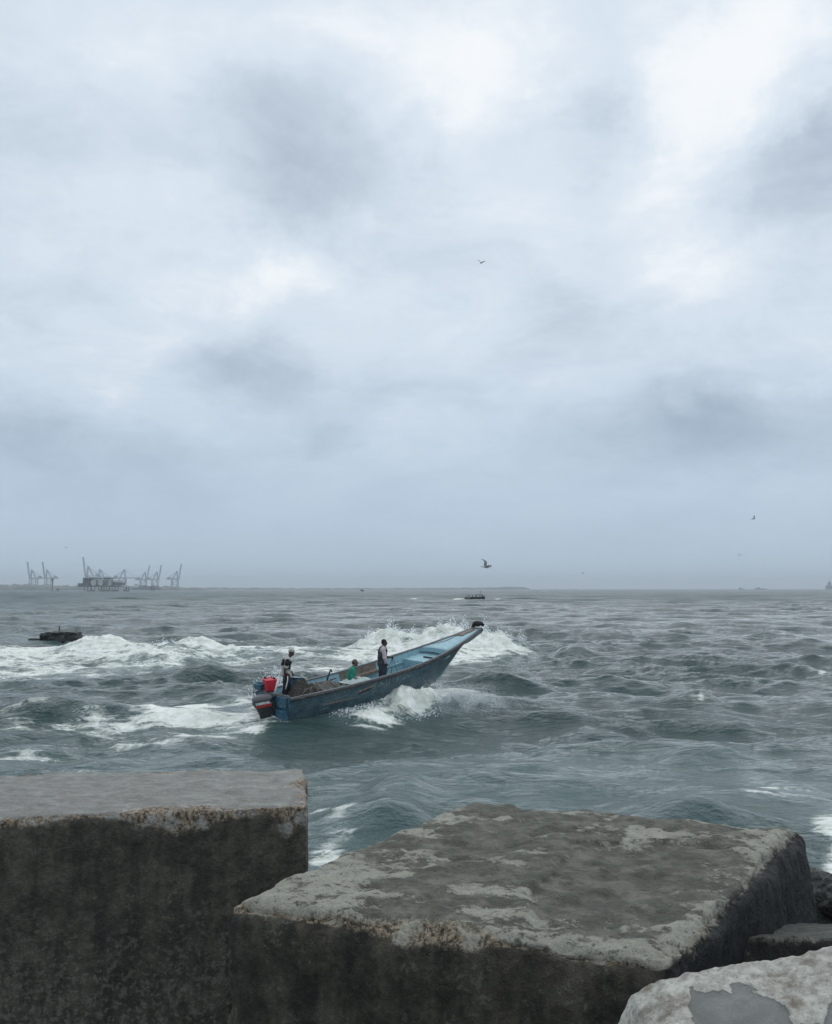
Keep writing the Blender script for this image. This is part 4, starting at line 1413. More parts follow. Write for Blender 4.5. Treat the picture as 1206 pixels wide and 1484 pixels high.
def block(name, top, hgt, mat, label, res=.02, rad=.07, seed=0.0, rough=1.0, batter=(0, 0), edge_w=.11, mark=None, dome=0.0, edge_drop=.05, flare=0.0, rim_fade=0.0, dark_side=0.0):
    """weathered concrete block: top = four world corners (near left, near right, far right, far left)"""
    c = [Vector(p) for p in top]
    La = ((c[1] - c[0]).length + (c[2] - c[3]).length) / 2
    Lb = ((c[3] - c[0]).length + (c[2] - c[1]).length) / 2
    dims = np.array([La, Lb, hgt])
    n = np.maximum((dims / np.array([res, res, res * 1.3])).astype(int), 4)
    Vs, Qs, off = [], [], 0
    for ax in range(3):
        a, b = [(1, 2), (2, 0), (0, 1)][ax]
        for sgn in (0, 1):
            ga, gb_ = np.meshgrid(np.linspace(0, 1, n[a] + 1), np.linspace(0, 1, n[b] + 1), indexing='ij')
            p = np.zeros((ga.size, 3))
            p[:, ax] = sgn
            p[:, a] = ga.ravel()
            p[:, b] = gb_.ravel()
            id_ = np.arange(ga.size).reshape(ga.shape) + off
            q = np.stack([id_[:-1, :-1], id_[1:, :-1], id_[1:, 1:], id_[:-1, 1:]], -1).reshape(-1, 4)
            if not sgn:
                q = q[:, ::-1]
            if ax == 2 and sgn == 0:
                continue
            Vs.append(p)
            Qs.append(q)
            off += len(p)
    Vs, Qs = np.concatenate(Vs), np.concatenate(Qs)
    key = np.round(Vs * 1e5).astype(np.int64)
    _, first, invx = np.unique(key, axis=0, return_index=True, return_inverse=True)
    Vs = Vs[first]
    Qs = invx.reshape(-1)[Qs]
    loc = Vs * dims                       # metres
    Ns = loc * 2.2 + seed
    rr_ = rad * (1 + .55 * fbm(Ns, 3) * rough)
    rr_ = np.clip(rr_, .012, min(dims) * .45)[:, None]
    q_ = np.clip(loc, rr_, dims - rr_)
    q_[:, 2] = np.clip(loc[:, 2], 0, dims[2] - rr_[:, 0])
    dv = loc - q_
    ln = np.linalg.norm(dv, axis=1, keepdims=True)
    nrm = dv / np.maximum(ln, 1e-9)
    pos = q_ + nrm * rr_
    # distance to the nearest upper edge
    d_top = dims[2] - loc[:, 2]
    d_side = np.minimum(np.minimum(loc[:, 0], dims[0] - loc[:, 0]), np.minimum(loc[:, 1], dims[1] - loc[:, 1]))
    d_edge = np.maximum(d_top, d_side)
    ew = edge_w * np.clip(.75 + 1.3 * fbm(loc * 1.6 + seed + 13, 3), .2, 2.2)
    edge = np.exp(-(d_edge / ew) ** 2)
    d_vert = np.maximum(np.minimum(loc[:, 0], dims[0] - loc[:, 0]), np.minimum(loc[:, 1], dims[1] - loc[:, 1]))
    edge = np.maximum(edge, .5 * np.exp(-(d_vert / (edge_w * .6)) ** 2))
    top_ = np.clip(nrm[:, 2], 0, 1) ** 2
    big = fbm(loc * 1.7 + seed + 3, 3)
    med = fbm(loc * 7 + seed + 5, 3)
    fin = fbm(loc * 26 + seed + 8, 2)
    disp = rough * (.022 * big + .009 * med + .003 * fin) - edge * edge_drop * (.28 + .5 * np.clip(med + .25, 0, 1.4)) + edge * .012 * fin
    pos = pos + nrm * disp[:, None]
    mk = np.zeros(len(pos))
    if mark is not None:
        dz_, mk = mark(loc, dims)
        pos[:, 2] += dz_ * top_
    # map into the world: bilinear over the top corners, batter on the way down
    u_, v_ = pos[:, 0] / dims[0], pos[:, 1] / dims[1]
    C = np.array([list(p) for p in c])
    Wp = (C[0][None] * ((1 - u_) * (1 - v_))[:, None] + C[1][None] * (u_ * (1 - v_))[:, None] + C[2][None] * (u_ * v_)[:, None] + C[3][None] * ((1 - u_) * v_)[:, None])
    Wp[:, 2] += pos[:, 2] - dims[2] + dome * 16 * u_ * (1 - u_) * v_ * (1 - v_) * (u_ > 0) * (u_ < 1)
    dn = dims[2] - pos[:, 2]
    Wp[:, 0] += batter[0] * dn + flare * (3.0 * v_ - 2.1) * np.minimum(dn, 1.2) * np.clip(u_, 0, 1) ** 2
    Wp[:, 1] += batter[1] * dn
    ctr = Wp.mean(0) * np.array([1, 1, 0])
    o = mesh_np(name, Wp - ctr, Qs, mat, attrs={'top': top_ * (loc[:, 2] > dims[2] - .25), 'edge': edge * (1 - rim_fade * sstep(loc[:, 0] / dims[0], .86, .97)), 'mark': mk, 'dark_side': dark_side * sstep(nrm[:, 0], .3, .8)})
    o.location = ctr
    return tag(o, label, 'concrete block')


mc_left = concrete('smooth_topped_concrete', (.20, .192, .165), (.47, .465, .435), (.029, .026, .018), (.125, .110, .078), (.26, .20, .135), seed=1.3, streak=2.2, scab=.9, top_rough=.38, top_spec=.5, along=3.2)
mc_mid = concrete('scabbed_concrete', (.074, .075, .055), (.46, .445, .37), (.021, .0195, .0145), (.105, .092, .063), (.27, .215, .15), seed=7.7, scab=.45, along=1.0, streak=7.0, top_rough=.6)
mc_low = concrete('low_concrete', (.13, .135, .125), (.24, .245, .23), (.012, .013, .012), (.045, .045, .038), (.12, .11, .09), seed=17.0)

zt = CAM_H - 1.5
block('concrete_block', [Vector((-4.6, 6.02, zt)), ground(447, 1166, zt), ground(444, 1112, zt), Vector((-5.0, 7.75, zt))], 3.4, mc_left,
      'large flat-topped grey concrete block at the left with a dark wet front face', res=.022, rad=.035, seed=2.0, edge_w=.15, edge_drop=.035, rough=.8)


def mid_mark(loc, dims):
    """swept arcs and a broken upper skin on the top of the middle block"""
    x, y_ = loc[:, 0] / dims[0], loc[:, 1] / dims[1]
    P_ = np.stack([loc[:, 0], loc[:, 1], np.zeros(len(loc))], -1)
    wv = fbm(P_ * 1.6 + 4, 3)
    # arcs round a far centre
    r_ = np.hypot((x - 1.25) * dims[0], (y_ - .15) * dims[1]) + .14 * wv
    arcs = np.sin(r_ * 17 + 1.2 * wv)
    # peeled skin: lower inside the curve
    bnd = (np.hypot((x - .76) / .26, (y_ - .45) / .30) + .30 * wv) - 1
    low = 1 - sstep(bnd, -.02, .04)
    rim = np.exp(-(bnd / .035) ** 2)
    dz_ = -.018 * low + .006 * arcs * sstep(r_, .5, .9) + .010 * wv - .012 * np.clip(fbm(P_ * 6, 3), 0, 1)
    bo = .62 * np.exp(-(np.minimum(np.minimum(x, 1 - x), np.minimum(y_, 1 - y_)) / .09) ** 2) + .42 * np.exp(-((x - .16) / .24) ** 2 - ((y_ - .25) / .32) ** 2) + .40 * np.exp(-((x - .80) / .20) ** 2 - ((y_ - .86) / .22) ** 2) + .35 * np.exp(-((x - .55) / .07) ** 2 - ((y_ - .15) / .18) ** 2)
    bo = bo + .55 * np.exp(-((1 - x) / .13) ** 2) + .35 * np.exp(-((y_ - .03) / .06) ** 2)
    sc = sstep(fbm(P_ * np.array([2.0, 4.2, 1]) + 2, 4) + bo, .02, .80)
    # swept streaks that curve from the near left to the far right
    ph = x * dims[0] * 1.0 - .55 * (y_ * dims[1] - .4) ** 2 * .35 + .22 * wv
    strk = np.clip(np.cos(ph * 15.0 + 1.4 * fbm(P_ * 1.1 + 9, 2)), 0, 1) ** 5 * sstep(fbm(P_ * np.array([2.5, 1.3, 1]) + 15, 3), -.15, .35)
    mk = np.clip(.95 * sc * (1 - .45 * low) + .45 * rim + .55 * strk * (1 - .3 * low) - .08, 0, 1)
    dz_ = dz_ + .007 * strk
    return dz_, mk


zm = CAM_H - 1.4
mid_top = [ground(318, 1322, zm), ground(988, 1402, zm), ground(1168, 1192, zm), ground(672, 1157, zm)]
mid_top[0].z += .055
mid_top[1].z += .015
block('concrete_block', mid_top, 3.2, mc_mid, 'big scabbed concrete block in the middle with curved ridges on its top', res=.016, rad=.12, seed=11.0, edge_w=.06, mark=mid_mark, batter=(-.03, .02), rough=1.15, flare=.17, rim_fade=.55, dark_side=1.0)
zl = 2.76
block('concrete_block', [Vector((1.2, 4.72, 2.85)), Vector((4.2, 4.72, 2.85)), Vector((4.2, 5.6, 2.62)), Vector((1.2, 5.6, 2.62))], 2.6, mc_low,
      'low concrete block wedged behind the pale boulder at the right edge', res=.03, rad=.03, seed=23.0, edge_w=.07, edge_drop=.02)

# pale crusted boulder in the bottom right corner
m, t = new_mat('pale_crusted_stone')
P = t.new('ShaderNodeNewGeometry').outputs['Position']
cr = t.attr('crust')
n1 = t.noise(P, 9, 6, .65)
n2 = t.noise(P, 30, 8, .74)
n3 = t.noise(P, 150, 3, .6)
crust = t.mix(t.ramp(t.math('ADD', t.math('MULTIPLY', n1, .5), t.math('MULTIPLY', n2, .5)), .36, .60), (.22, .20, .17), (.57, .56, .50))
crust = t.mix(t.ramp(t.noise(P, 5.5, 6, .7), .54, .66, 0, .75), crust, (.19, .15, .115))
crust = t.mix(t.ramp(t.voronoi(P, 55), 0, .28, .6, 0), crust, (.09, .08, .07))
plain = t.mix(t.ramp(n1, .3, .7), (.165, .168, .155), (.225, .228, .212))
cm = t.ramp(t.math('ADD', cr, t.math('MULTIPLY', t.math('SUBTRACT', n2, .5), 1.1)), .40, .60)
c = t.mix(cm, t.mix(t.ramp(n3, .35, .65, 0, .35), plain, (.12, .12, .11)), crust)
h = t.math('ADD', t.math('MULTIPLY', t.math('MULTIPLY', cm, n2), 1.0), t.math('MULTIPLY', n3, .2))
t.out(t.principled(Base_Color=c, Roughness=.92, Normal=t.bump(h, .7, .02), Specular_IOR_Level=.25).outputs[0])
M['pale_stone'] = m

prof_px = [(872, 1560), (898, 1490), (918, 1446), (952, 1428), (990, 1418), (1062, 1406), (1122, 1401), (1162, 1391), (1208, 1377), (1290, 1362), (1400, 1380), (1520, 1430)]
NU, NVb = 300, 190
uu = np.linspace(0, 1, NU)
crest = [at(px, py, 3.05 - .12 * i / 11) for i, (px, py) in enumerate(prof_px)]
cx_ = np.interp(uu, np.linspace(0, 1, 12), [p.x for p in crest])
cy_ = np.interp(uu, np.linspace(0, 1, 12), [p.y for p in crest])
cz_ = np.interp(uu, np.linspace(0, 1, 12), [p.z for p in crest])
for _ in range(5):
    cz_[1:-1] = (cz_[:-2] + 2 * cz_[1:-1] + cz_[2:]) / 4
    cx_[1:-1] = (cx_[:-2] + 2 * cx_[1:-1] + cx_[2:]) / 4
va = np.linspace(-1.9, 1.55, NVb)           # angle over the ridge: negative = back, positive = towards the viewer
UU, VA = np.meshgrid(np.arange(NU), va, indexing='ij')
bx = cx_[UU]
rb, rz_ = .50, .34
by = cy_[UU] - np.where(VA > 0, rb * 1.25, .13) * np.sin(VA)
bz = cz_[UU] - np.where(VA > 0, rz_, .5) * (1 - np.cos(VA)) - np.where(VA > .9, (VA - .9) * 1.2, 0) - np.where(VA < -1.2, (-1.2 - VA) * 2.0, 0)
Pb = np.stack([bx.ravel(), by.ravel(), bz.ravel()], -1)
nz = fbm(Pb * 3.2 + 40, 4)
crs = fbm(Pb * np.array([4.6, 2.6, 4.0]) + 71.2, 4)
crs = .55 * crs + .85 * (.22 - VA.ravel())
crm = sstep(crs + .05 * fbm(Pb * 14 + 3, 3), -.06, .06)
Pb[:, 2] += .011 * nz + .012 * crm + .006 * fbm(Pb * 30, 2) * crm
Pb[:, 1] -= .010 * crm * np.sin(np.clip(VA.ravel(), 0, 1.5))
id_ = np.arange(NU * NVb).reshape(NU, NVb)
Qb = np.stack([id_[:-1, :-1], id_[:-1, 1:], id_[1:, 1:], id_[1:, :-1]], -1).reshape(-1, 4)
o = mesh_np('pale_boulder', Pb, Qb, M['pale_stone'], attrs={'crust': crm * 1.0})
tag(o, 'pale crusted boulder with smooth grey patches in the bottom right corner', 'boulder')


# ------------------------------------------------------------------ rocks
def rock(name, c, size, seed, mat, label, cat='rock', n=48, flat=.0, amp=.28, group=None):
    bm = bmesh.new()
    bmesh.ops.create_icosphere(bm, subdivisions=5, radius=1)
    co = np.array([v.co for v in bm.verts])
    f = fbm(co * 1.3 + seed, 4) * amp + fbm(co * 4 + seed, 3) * amp * .35
    co = np.sign(co) * np.abs(co) ** .85 * (1 + f[:, None])
    if flat:
        co[:, 2] = np.where(co[:, 2] > flat, flat + (co[:, 2] - flat) * .25, co[:, 2])
    co = co * np.array(size)
    for v, p in zip(bm.verts, co):
        v.co = p
    me = bpy.data.meshes.new(name)
    bm.to_mesh(me)
    bm.free()
    for p in me.polygons:
        p.use_smooth = True
    me.materials.append(mat)
    o = link(bpy.data.objects.new(name, me))
    o.location = c
    return tag(o, label, cat, group)


m, t = new_mat('dark_wet_rock')
P = t.new('ShaderNodeNewGeometry').outputs['Position']
n1, n2 = t.noise(P, 2.2, 6, .65), t.noise(P, 12, 5, .65)
c = t.mix(t.ramp(n1, .35, .65), (.008, .009, .009), (.032, .037, .03))
t.out(t.principled(Base_Color=c, Roughness=.5, Normal=t.bump(t.math('ADD', n1, n2), .9, .12)).outputs[0])
M['rock'] = m
yr = CAM_H * FPX / (932 - 853)
c = at(89, 928, yr)
rk = rock('rock_outcrop', (c.x, c.y, .35), (1.45, 1.1, .95), 3.1, M['rock'], 'dark flat-topped rock outcrop with a post on it, left of the breakers', flat=.62, amp=.30)
c = at(54, 930, yr)
rock('rock_outcrop', (c.x, c.y, .22), (.75, .7, .36), 9.4, M['rock'], 'small low dark rock at the left end of the outcrop', flat=.6, amp=.2)
yr2 = CAM_H * FPX / (940 - 853)
c = at(50, 937, yr2)
rock('rock_ledge', (c.x, c.y, .08), (1.9, .5, .20), 14.4, M['rock'], 'thin dark rock ledge awash in front of the outcrop', flat=.6, amp=.2)
c = at(15, 938, yr2)
rock('rock_ledge', (c.x, c.y, .02), (1.2, .5, .17), 19.4, M['rock'], 'thin dark rock ledge awash at the left edge of the picture', flat=.6, amp=.2)
pb, pt_ = at(85, 920, yr), at(86.5, 907, yr)
ps = MB().tube([pb - Vector((0, 0, .3)), pt_], .055, 8).build('marker_post', M['dark_metal'], smooth=True)
tag(ps, 'short upright post on top of the dark rock outcrop', 'post')
c = at(1199, 1295, 6.6)
rock('wet_rock', (c.x + .12, c.y, c.z - .12), (.26, .3, .22), 31.0, M['rock'], 'small wet black rock beyond the middle block at the right edge', amp=.3)
rock('wet_rock', (2.9, 6.7, 1.6), (.5, .6, .9), 37.0, M['rock'], 'large dark wet rock below the small one at the right edge', amp=.25)

# ------------------------------------------------------------------ far shore
m, t = new_mat('distant_scrub_shore')
P = t.new('ShaderNodeTexCoord').outputs['Object']
n1 = t.noise(P, .03, 4, .6)
c = t.mix(t.ramp(n1, .35, .65), (.07, .085, .075), (.15, .155, .14))
t.out(t.principled(Base_Color=c, Roughness=.95).outputs[0])
M['shore'] = m


def shore(name, px0, px1, dist, heights, depth, label, seed):
    n = 260
    pxs = np.linspace(px0, px1, n)
    hx = np.interp(pxs, [h[0] for h in heights], [h[1] for h in heights]) * dist / FPX
    ns = fbm(np.stack([pxs * .12 + seed, np.full(n, seed), np.full(n, .5)], -1), 5, .62)
    hx = np.maximum(hx * (1 + .28 * ns), .3) * np.clip(np.minimum(np.arange(n), n - 1 - np.arange(n)) / 2.0, 0, 1)
    prof = [(0, -1.5), (4, .25), (20, .7), (55, 1.0), (depth * .5, .9), (depth, -.1)]
    V_, r_ = [], len(prof)
    for i in range(n):
        x = (pxs[i] - 603) / FPX * dist
        for d_, k_ in prof:
            V_.append((x * (dist + d_) / dist, dist + d_, hx[i] * k_ if k_ > 0 else -1.5))
    id_ = np.arange(n * r_).reshape(n, r_)
    Q_ = np.stack([id_[:-1, :-1], id_[1:, :-1], id_[1:, 1:], id_[:-1, 1:]], -1).reshape(-1, 4)
    o = mesh_np(name, np.array(V_), Q_, M['shore'], smooth=False)
    return tag(o, label, None, None, 'structure')


shore('far_shore', -500, 300, 3300, [(-500, 6), (0, 7.5), (15, 8), (35, 9), (50, 8), (90, 7), (120, 7), (200, 6), (250, 5), (300, 2.5)], 300, 'hazy wooded port shore at the left', 2.2)
shore('far_shore', 230, 770, 5200, [(230, 3), (300, 2.8), (420, 2.2), (560, 2.0), (680, 2.6), (735, 3.6), (760, 3.4), (770, 1.5)], 300, 'long thin spit of land along the horizon', 5.2)

# ------------------------------------------------------------------ port cranes
FD = 3400.0


def quay_crane(boom_up, label, face):
    """ship-to-shore crane, metres; boom points along +X * face"""
    r_ = empty('port_crane', (0, 0, 0), label, 'crane', 'container cranes on the hazy far shore')
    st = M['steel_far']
    for x in (-11, 11):
        for y_ in (-9, 9):
            MB().bar((x, y_, 0), (x, y_, 37), 3.2).build('leg', st, r_)
    for y_ in (-9, 9):
        MB().bar((-11, y_, 16), (11, y_, 16), 1.8).build('portal_beam', st, r_)
        MB().bar((-11, y_, 16), (11, y_, 36), 1.1).build('brace', st, r_)
    MB().bar((-face * 34, 0, 38.5), (face * 16, 0, 38.5), 4.2, 6.5).build('main_girder', st, r_)
    for y_ in (-5, 5):
        MB().bar((face * 11, y_, 38), (face * 8, y_ * .4, 66), 2.6).build('apex_frame', st, r_)
        MB().bar((-face * 9, y_, 38), (face * 6, y_ * .4, 66), 2.2).build('apex_frame', st, r_)
        MB().bar((face * 7, y_ * .4, 66), (-face * 32, y_, 39.5), .7).build('back_stay', st, r_)
    MB().box((5, 7, 3), (face * 7, 0, 67)).build('apex_head', st, r_)
    MB().box((12, 8, 6), (-face * 22, 0, 43)).build('machinery_house', st, r_)
    MB().box((3, 3, 3), (face * 3, 0, 35.2)).build('cab', st, r_)
    a = Vector((face * 15, 0, 38.5))
    if boom_up:
        e_ = a + Vector((face * 9, 0, 58))
    else:
        e_ = a + Vector((face * 50, 0, 0))
    bm_ = MB()
    for y_ in (-2.4, 2.4):
        bm_.bar(a + Vector((0, y_, 0)), e_ + Vector((0, y_, 0)), 3.4, 1.6)
    for k in range(9):
        p = a.lerp(e_, k / 8)
        bm_.bar(p + Vector((0, -2.4, 0)), p + Vector((0, 2.4, 0)), .9)
    bm_.build('boom', st, r_)
    if boom_up:
        MB().bar((face * 7, 0, 67), a.lerp(e_, .75), .6).build('fore_stay', st, r_)
    else:
        MB().bar((face * 7, 0, 67), a.lerp(e_, .5), .7).build('fore_stay', st, r_)
        MB().bar((face * 7, 0, 67), a.lerp(e_, .95), .7).build('fore_stay', st, r_)
    return r_


protos = {}
crane_list = [  # px of the boom foot, top py, boom up?, facing, scale trim, label
    (44, 814, 1, -1, .92, 'leftmost hazy port crane, its boom raised'),
    (66, 814, 1, -1, .92, 'second hazy port crane from the left, its boom raised'),
    (125, 807, 1, -1, 1.10, 'tallest hazy port crane, boom raised beside the round-tanked jetty'),
    (146, 825, 0, -1, .98, 'hazy port crane with lowered boom directly behind the round-tanked jetty'),
    (181, 825, 0, 1, 1.0, 'hazy port crane with lowered boom at the right end of the jetty'),
    (214, 819, 1, 1, .82, 'hazy raised-boom port crane, left one of the close pair right of the jetty'),
    (231, 818.5, 1, 1, .82, 'hazy raised-boom port crane, right one of the close pair right of the jetty'),
    (260, 817, 1, 1, .88, 'rightmost hazy port crane, standing alone with raised boom')]
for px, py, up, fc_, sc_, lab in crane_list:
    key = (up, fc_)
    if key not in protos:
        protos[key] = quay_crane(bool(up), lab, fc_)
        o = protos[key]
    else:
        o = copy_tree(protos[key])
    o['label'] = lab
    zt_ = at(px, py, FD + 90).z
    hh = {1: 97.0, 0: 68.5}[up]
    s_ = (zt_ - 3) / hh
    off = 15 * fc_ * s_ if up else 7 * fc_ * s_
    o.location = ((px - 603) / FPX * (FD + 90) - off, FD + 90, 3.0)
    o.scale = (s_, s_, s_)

# containers ship alongside
cs = empty('container_ship', ((214 - 603) / FPX * 3250, 3250, 0), 'long dark hazy ship lying below the right-hand port cranes', 'ship')
MB().box((92, 14, 8), (0, 0, 4), taper=(1.05, 1)).build('ship_hull', M['ship'], cs, bevel=.8)
MB().box((12, 10, 12), (-36, 0, 14)).build('bridge_house', M['tank'], cs, bevel=.3)
for k in range(5):
    MB().box((11, 11, 5 + 2.4 * (k % 2)), (-18 + k * 13, 0, 10.6 + 1.2 * (k % 2))).build('container_stack', M['ship'], cs)

# ------------------------------------------------------------------ tank jetty
JD = 1650.0
kx = JD / FPX


def jx(px):
    return (px - 151.5) * kx


def jz(py):
    return at(151, py, JD).z


jt = empty('tank_jetty', ((151.5 - 603) / FPX * JD, JD, 0), 'hazy jetty platform on piles carrying big round pale tanks', 'jetty')
sd_ = M['steel_dark']
zd = jz(849.5)
MB().box((jx(178) - jx(118), 22, 2.4), ((jx(178) + jx(118)) / 2, 0, zd)).build('deck', sd_, jt, bevel=.2)
MB().box((jx(187) - jx(177), 16, 1.6), ((jx(187) + jx(177)) / 2, 0, zd + .2)).build('deck_arm', M['tank'], jt, bevel=.2)
for px in (126.5, 131, 136.5, 147, 150.5, 154, 158, 166, 170, 183, 186):
    for y_ in (-8, 8):
        MB().bar((jx(px), y_, -4), (jx(px), y_, zd - 1.2), 1.0).build('pile', sd_, jt)
for a, b in ((131, 137), (146, 159), (165, 171), (182, 187)):
    MB().box((jx(b) - jx(a), 18, 1.8), ((jx(a) + jx(b)) / 2, 0, jz(856.2))).build('fender_beam', sd_, jt)
for px, lab in ((139.5, None), (149.5, None), (162, None)):
    o = MB().cyl((jx(px), -9, jz(844.5)), (jx(px), 9, jz(844.5)), 5.2, None, 28).build('round_tank', M['tank'], jt, smooth=True, angle=R(40))
    MB().cyl((jx(px), -9.25, jz(844.5)), (jx(px), -9.0, jz(844.5)), 5.55, None, 28).build('tank_ring', sd_, o)
    MB().cyl((jx(px), -9.45, jz(844.5)), (jx(px), -9.26, jz(844.5)), 5.0, None, 28).build('tank_end', M['tank'], o)
for px in (125, 133, 144.5, 155.5, 158, 160, 166.5):
    MB().bar((jx(px), -10.5, zd + 1), (jx(px), -10.5, jz(837.5)), 1.1).build('frame_post', sd_, jt)
MB().box((jx(167) - jx(125), 20, 1.5), ((jx(167) + jx(125)) / 2, 0, jz(838.3))).build('roof_beam', sd_, jt)
MB().box((jx(133) - jx(122), 16, jz(838) - zd - 1), ((jx(133) + jx(122)) / 2, 3, (jz(838) + zd + 1) / 2), taper=(.8, 1)).build('plant_house', sd_, jt, bevel=.3)
MB().box((jx(122) - jx(116), 14, 4), ((jx(116) + jx(122)) / 2, 0, zd + 3)).build('plant_house', sd_, jt, bevel=.3)
for px, w_ in ((134, 11), (157, 10)):
    MB().ball((jx(px), 4, jz(837)), (w_ * kx / 2, 7, 3.2)).build('roof_dome', M['steel_far'], jt, smooth=True)
MB().box((jx(180) - jx(167), 15, 3.2), ((jx(167) + jx(180)) / 2, 0, jz(842.3))).build('upper_deck', M['tank'], jt, bevel=.2)
MB().box((jx(180) - jx(167), 14, 5.0), ((jx(167) + jx(180)) / 2, 0, jz(846.2))).build('lower_house', sd_, jt, bevel=.2)
MB().bar((jx(181), 0, zd), (jx(184), 0, jz(840)), .8).build('loading_arm', sd_, jt)

# mooring dolphins near the jetty
for i, (px, w_, top_, lab) in enumerate(((85.5, 3, 853.5, 'hazy mooring dolphin on two piles left of the jetty'), (222, 5, 852.5, 'hazy mooring dolphin on piles right of the jetty'))):
    d_ = empty('mooring_dolphin', ((px - 603) / FPX * JD, JD, 0), lab, 'mooring dolphin', 'mooring dolphins by the jetty')
    zt_ = jz(top_)
    MB().box((w_ * kx, 5, 1.5), (0, 0, zt_)).build('cap', sd_, d_)
    for s_ in (-1, 1):
        MB().bar((s_ * w_ * kx * .36, 0, -4), (s_ * w_ * kx * .36, 0, zt_ - .75), 1.3).build('pile', sd_, d_)
bp = MB().bar((0, 0, -4), (0, 0, jz(838)), 1.2).box((2.4, 2.4, 5), (0, 0, jz(840))).build('beacon_pole', sd_)
bp.location = ((77.5 - 603) / FPX * JD, JD, 0)
tag(bp, 'tall thin hazy beacon pole standing in the water left of the jetty', 'beacon')

# ------------------------------------------------------------------ ships on the horizon
for px, L_, hh, lab in ((1073, 26, 13, 'tiny hazy ship on the horizon, left of the three at the right'), (1101, 60, 13, 'long tiny hazy ship on the horizon near the right edge'), (1204, 60, 50, 'larger hazy ship cut off by the right edge of the picture')):
    D_ = 5200.0
    s_ = empty('distant_ship', ((px - 603) / FPX * D_, D_, 0), lab, 'ship', 'ships on the horizon')
    MB().box((L_, 14, hh * .42), (0, 0, hh * .21), taper=(1.1, 1)).build('ship_hull', M['ship'], s_, bevel=.5)
    MB().box((L_ * .3, 11, hh * .4), (-L_ * .22, 0, hh * .62), taper=(.7, .9)).build('bridge_house', M['ship'], s_, bevel=.4)
    MB().bar((-L_ * .2, 0, hh * .8), (-L_ * .2, 0, hh), L_ * .03).build('mast', M['ship'], s_)

# ------------------------------------------------------------------ small open boat with people, far out
SD = CAM_H * FPX / (868.5 - 853)
sb = empty('passenger_boat', ((688 - 603) / FPX * SD, SD, .25), 'small dark open boat with an awning frame and people aboard, far out', 'boat')
hl = MB()
rws = []
for t_ in np.linspace(0, 1, 16):
    b = 1.15 * (1 - (2 * t_ - 1) ** 4 * .75) * (1 if t_ < .75 else 1 - (t_ - .75) * 2.6)
    zz = .62 + .7 * max(0, t_ - .6) ** 2 * 3
    rws.append([Vector((-4.2 + 8.4 * t_, s_ * b * k, z_)) for s_, k, z_ in ((-1, 1, zz), (-1, .85, .0), (-1, .1, -.4), (1, .1, -.4), (1, .85, .0), (1, 1, zz))])
hl.grid(rws)
hl.build('hull', M['dark_hull'], sb, solid=.05)
for s_ in (-1, 1):
    MB().tube([(-4.1, s_ * .32, .66), (-2, s_ * 1.12, .66), (1, s_ * 1.14, .68), (3, s_ * .7, .8), (4.1, s_ * .12, 1.0)], .11, 6).build('gunwale', M['dark_hull'], sb)
    for x in (.7, 1.9, 3.0):
        MB().bar((x, s_ * .7, .3), (x, s_ * .7, 1.7), .13).build('awning_post', M['dark_hull'], sb)
MB().box((2.9, 1.7, .12), (1.9, 0, 1.72)).build('awning', M['dark_hull'], sb, bevel=.03)
MB().bar((2.35, 0, .3), (2.35, 0, 3.6), .12).build('mast', M['dark_hull'], sb)
MB().tube([(-3.3, -.6, .5), (-3.3, -.6, 1.8), (-3.1, 0, 1.95), (-3.3, .6, 1.8), (-3.3, .6, .5)], .07, 6).build('stern_hoop', M['dark_hull'], sb)
MB().box((3.4, 2.1, .2), (-1.6, 0, .42)).build('pale_stripe', M['tank'], sb)


def far_person(seated):
    r_ = empty('person', (0, 0, 0), 'x', 'person', 'people in the small far boat')
    mb = MB()
    z0 = -.45 if seated else 0
    head(mb, Vector((.05, 0, 1.6 + z0)), R(5))
    limb(mb, [((0, 0, .93 + z0), .14), ((0, 0, 1.2 + z0), .15), ((.01, 0, 1.42 + z0), .09), ((.03, 0, 1.52 + z0), .06)])
    for s_ in (-1, 1):
        limb(mb, [((0, s_ * .12, 1.38 + z0), .08), ((0, s_ * .2, 1.35 + z0), .07), ((.04, s_ * .25, 1.1 + z0), .055), ((.2, s_ * .2, .98 + z0), .04)])
        hand(mb, (.2, s_ * .2, .98 + z0), (1, 0, -.3), (0, 0, -1), .5, 1.1, s_ * -1)
        kn = (.42, s_ * .13, .5) if seated else (.02, s_ * .11, .5)
        limb(mb, [((0, s_ * .09, .9 + z0), .11), (kn, .08), ((kn[0] - .02, s_ * .12, .09), .055), ((kn[0] + .12, s_ * .13, .04), .045)])
    remeshed('body', mb, .022, M['black_cloth'], r_, 1)
    return r_


fp = [far_person(True), far_person(False)]
for i, (x, kind, lab) in enumerate(((-2.5, 0, 'dark seated figure nearest the stern of the small far boat'), (-.95, 0, 'dark seated figure amidships in the small far boat'),
                                    (.35, 1, 'dark standing figure by the awning of the small far boat'), (3.35, 0, 'dark seated figure in the bow of the small far boat'))):
    o = fp[kind] if i in (0, 2) else copy_tree(fp[kind])
    o['label'] = lab
    o.location = (sb.location.x + x, SD + .05, .25 + (.52 if kind == 0 else .1))

fb = empty('motor_boat', ((525 - 603) / FPX * 1700, 1700, 0), 'tiny dark motor boat close to the horizon at the centre', 'boat')
MB().box((5.6, 2.4, 2.6), (0, 0, .9), taper=(1.25, 1.1)).build('hull', M['dark_hull'], fb, bevel=.25)
MB().box((2.4, 1.8, 1.4), (-.4, 0, 2.8), taper=(.85, .9)).build('cabin', M['dark_hull'], fb, bevel=.15)


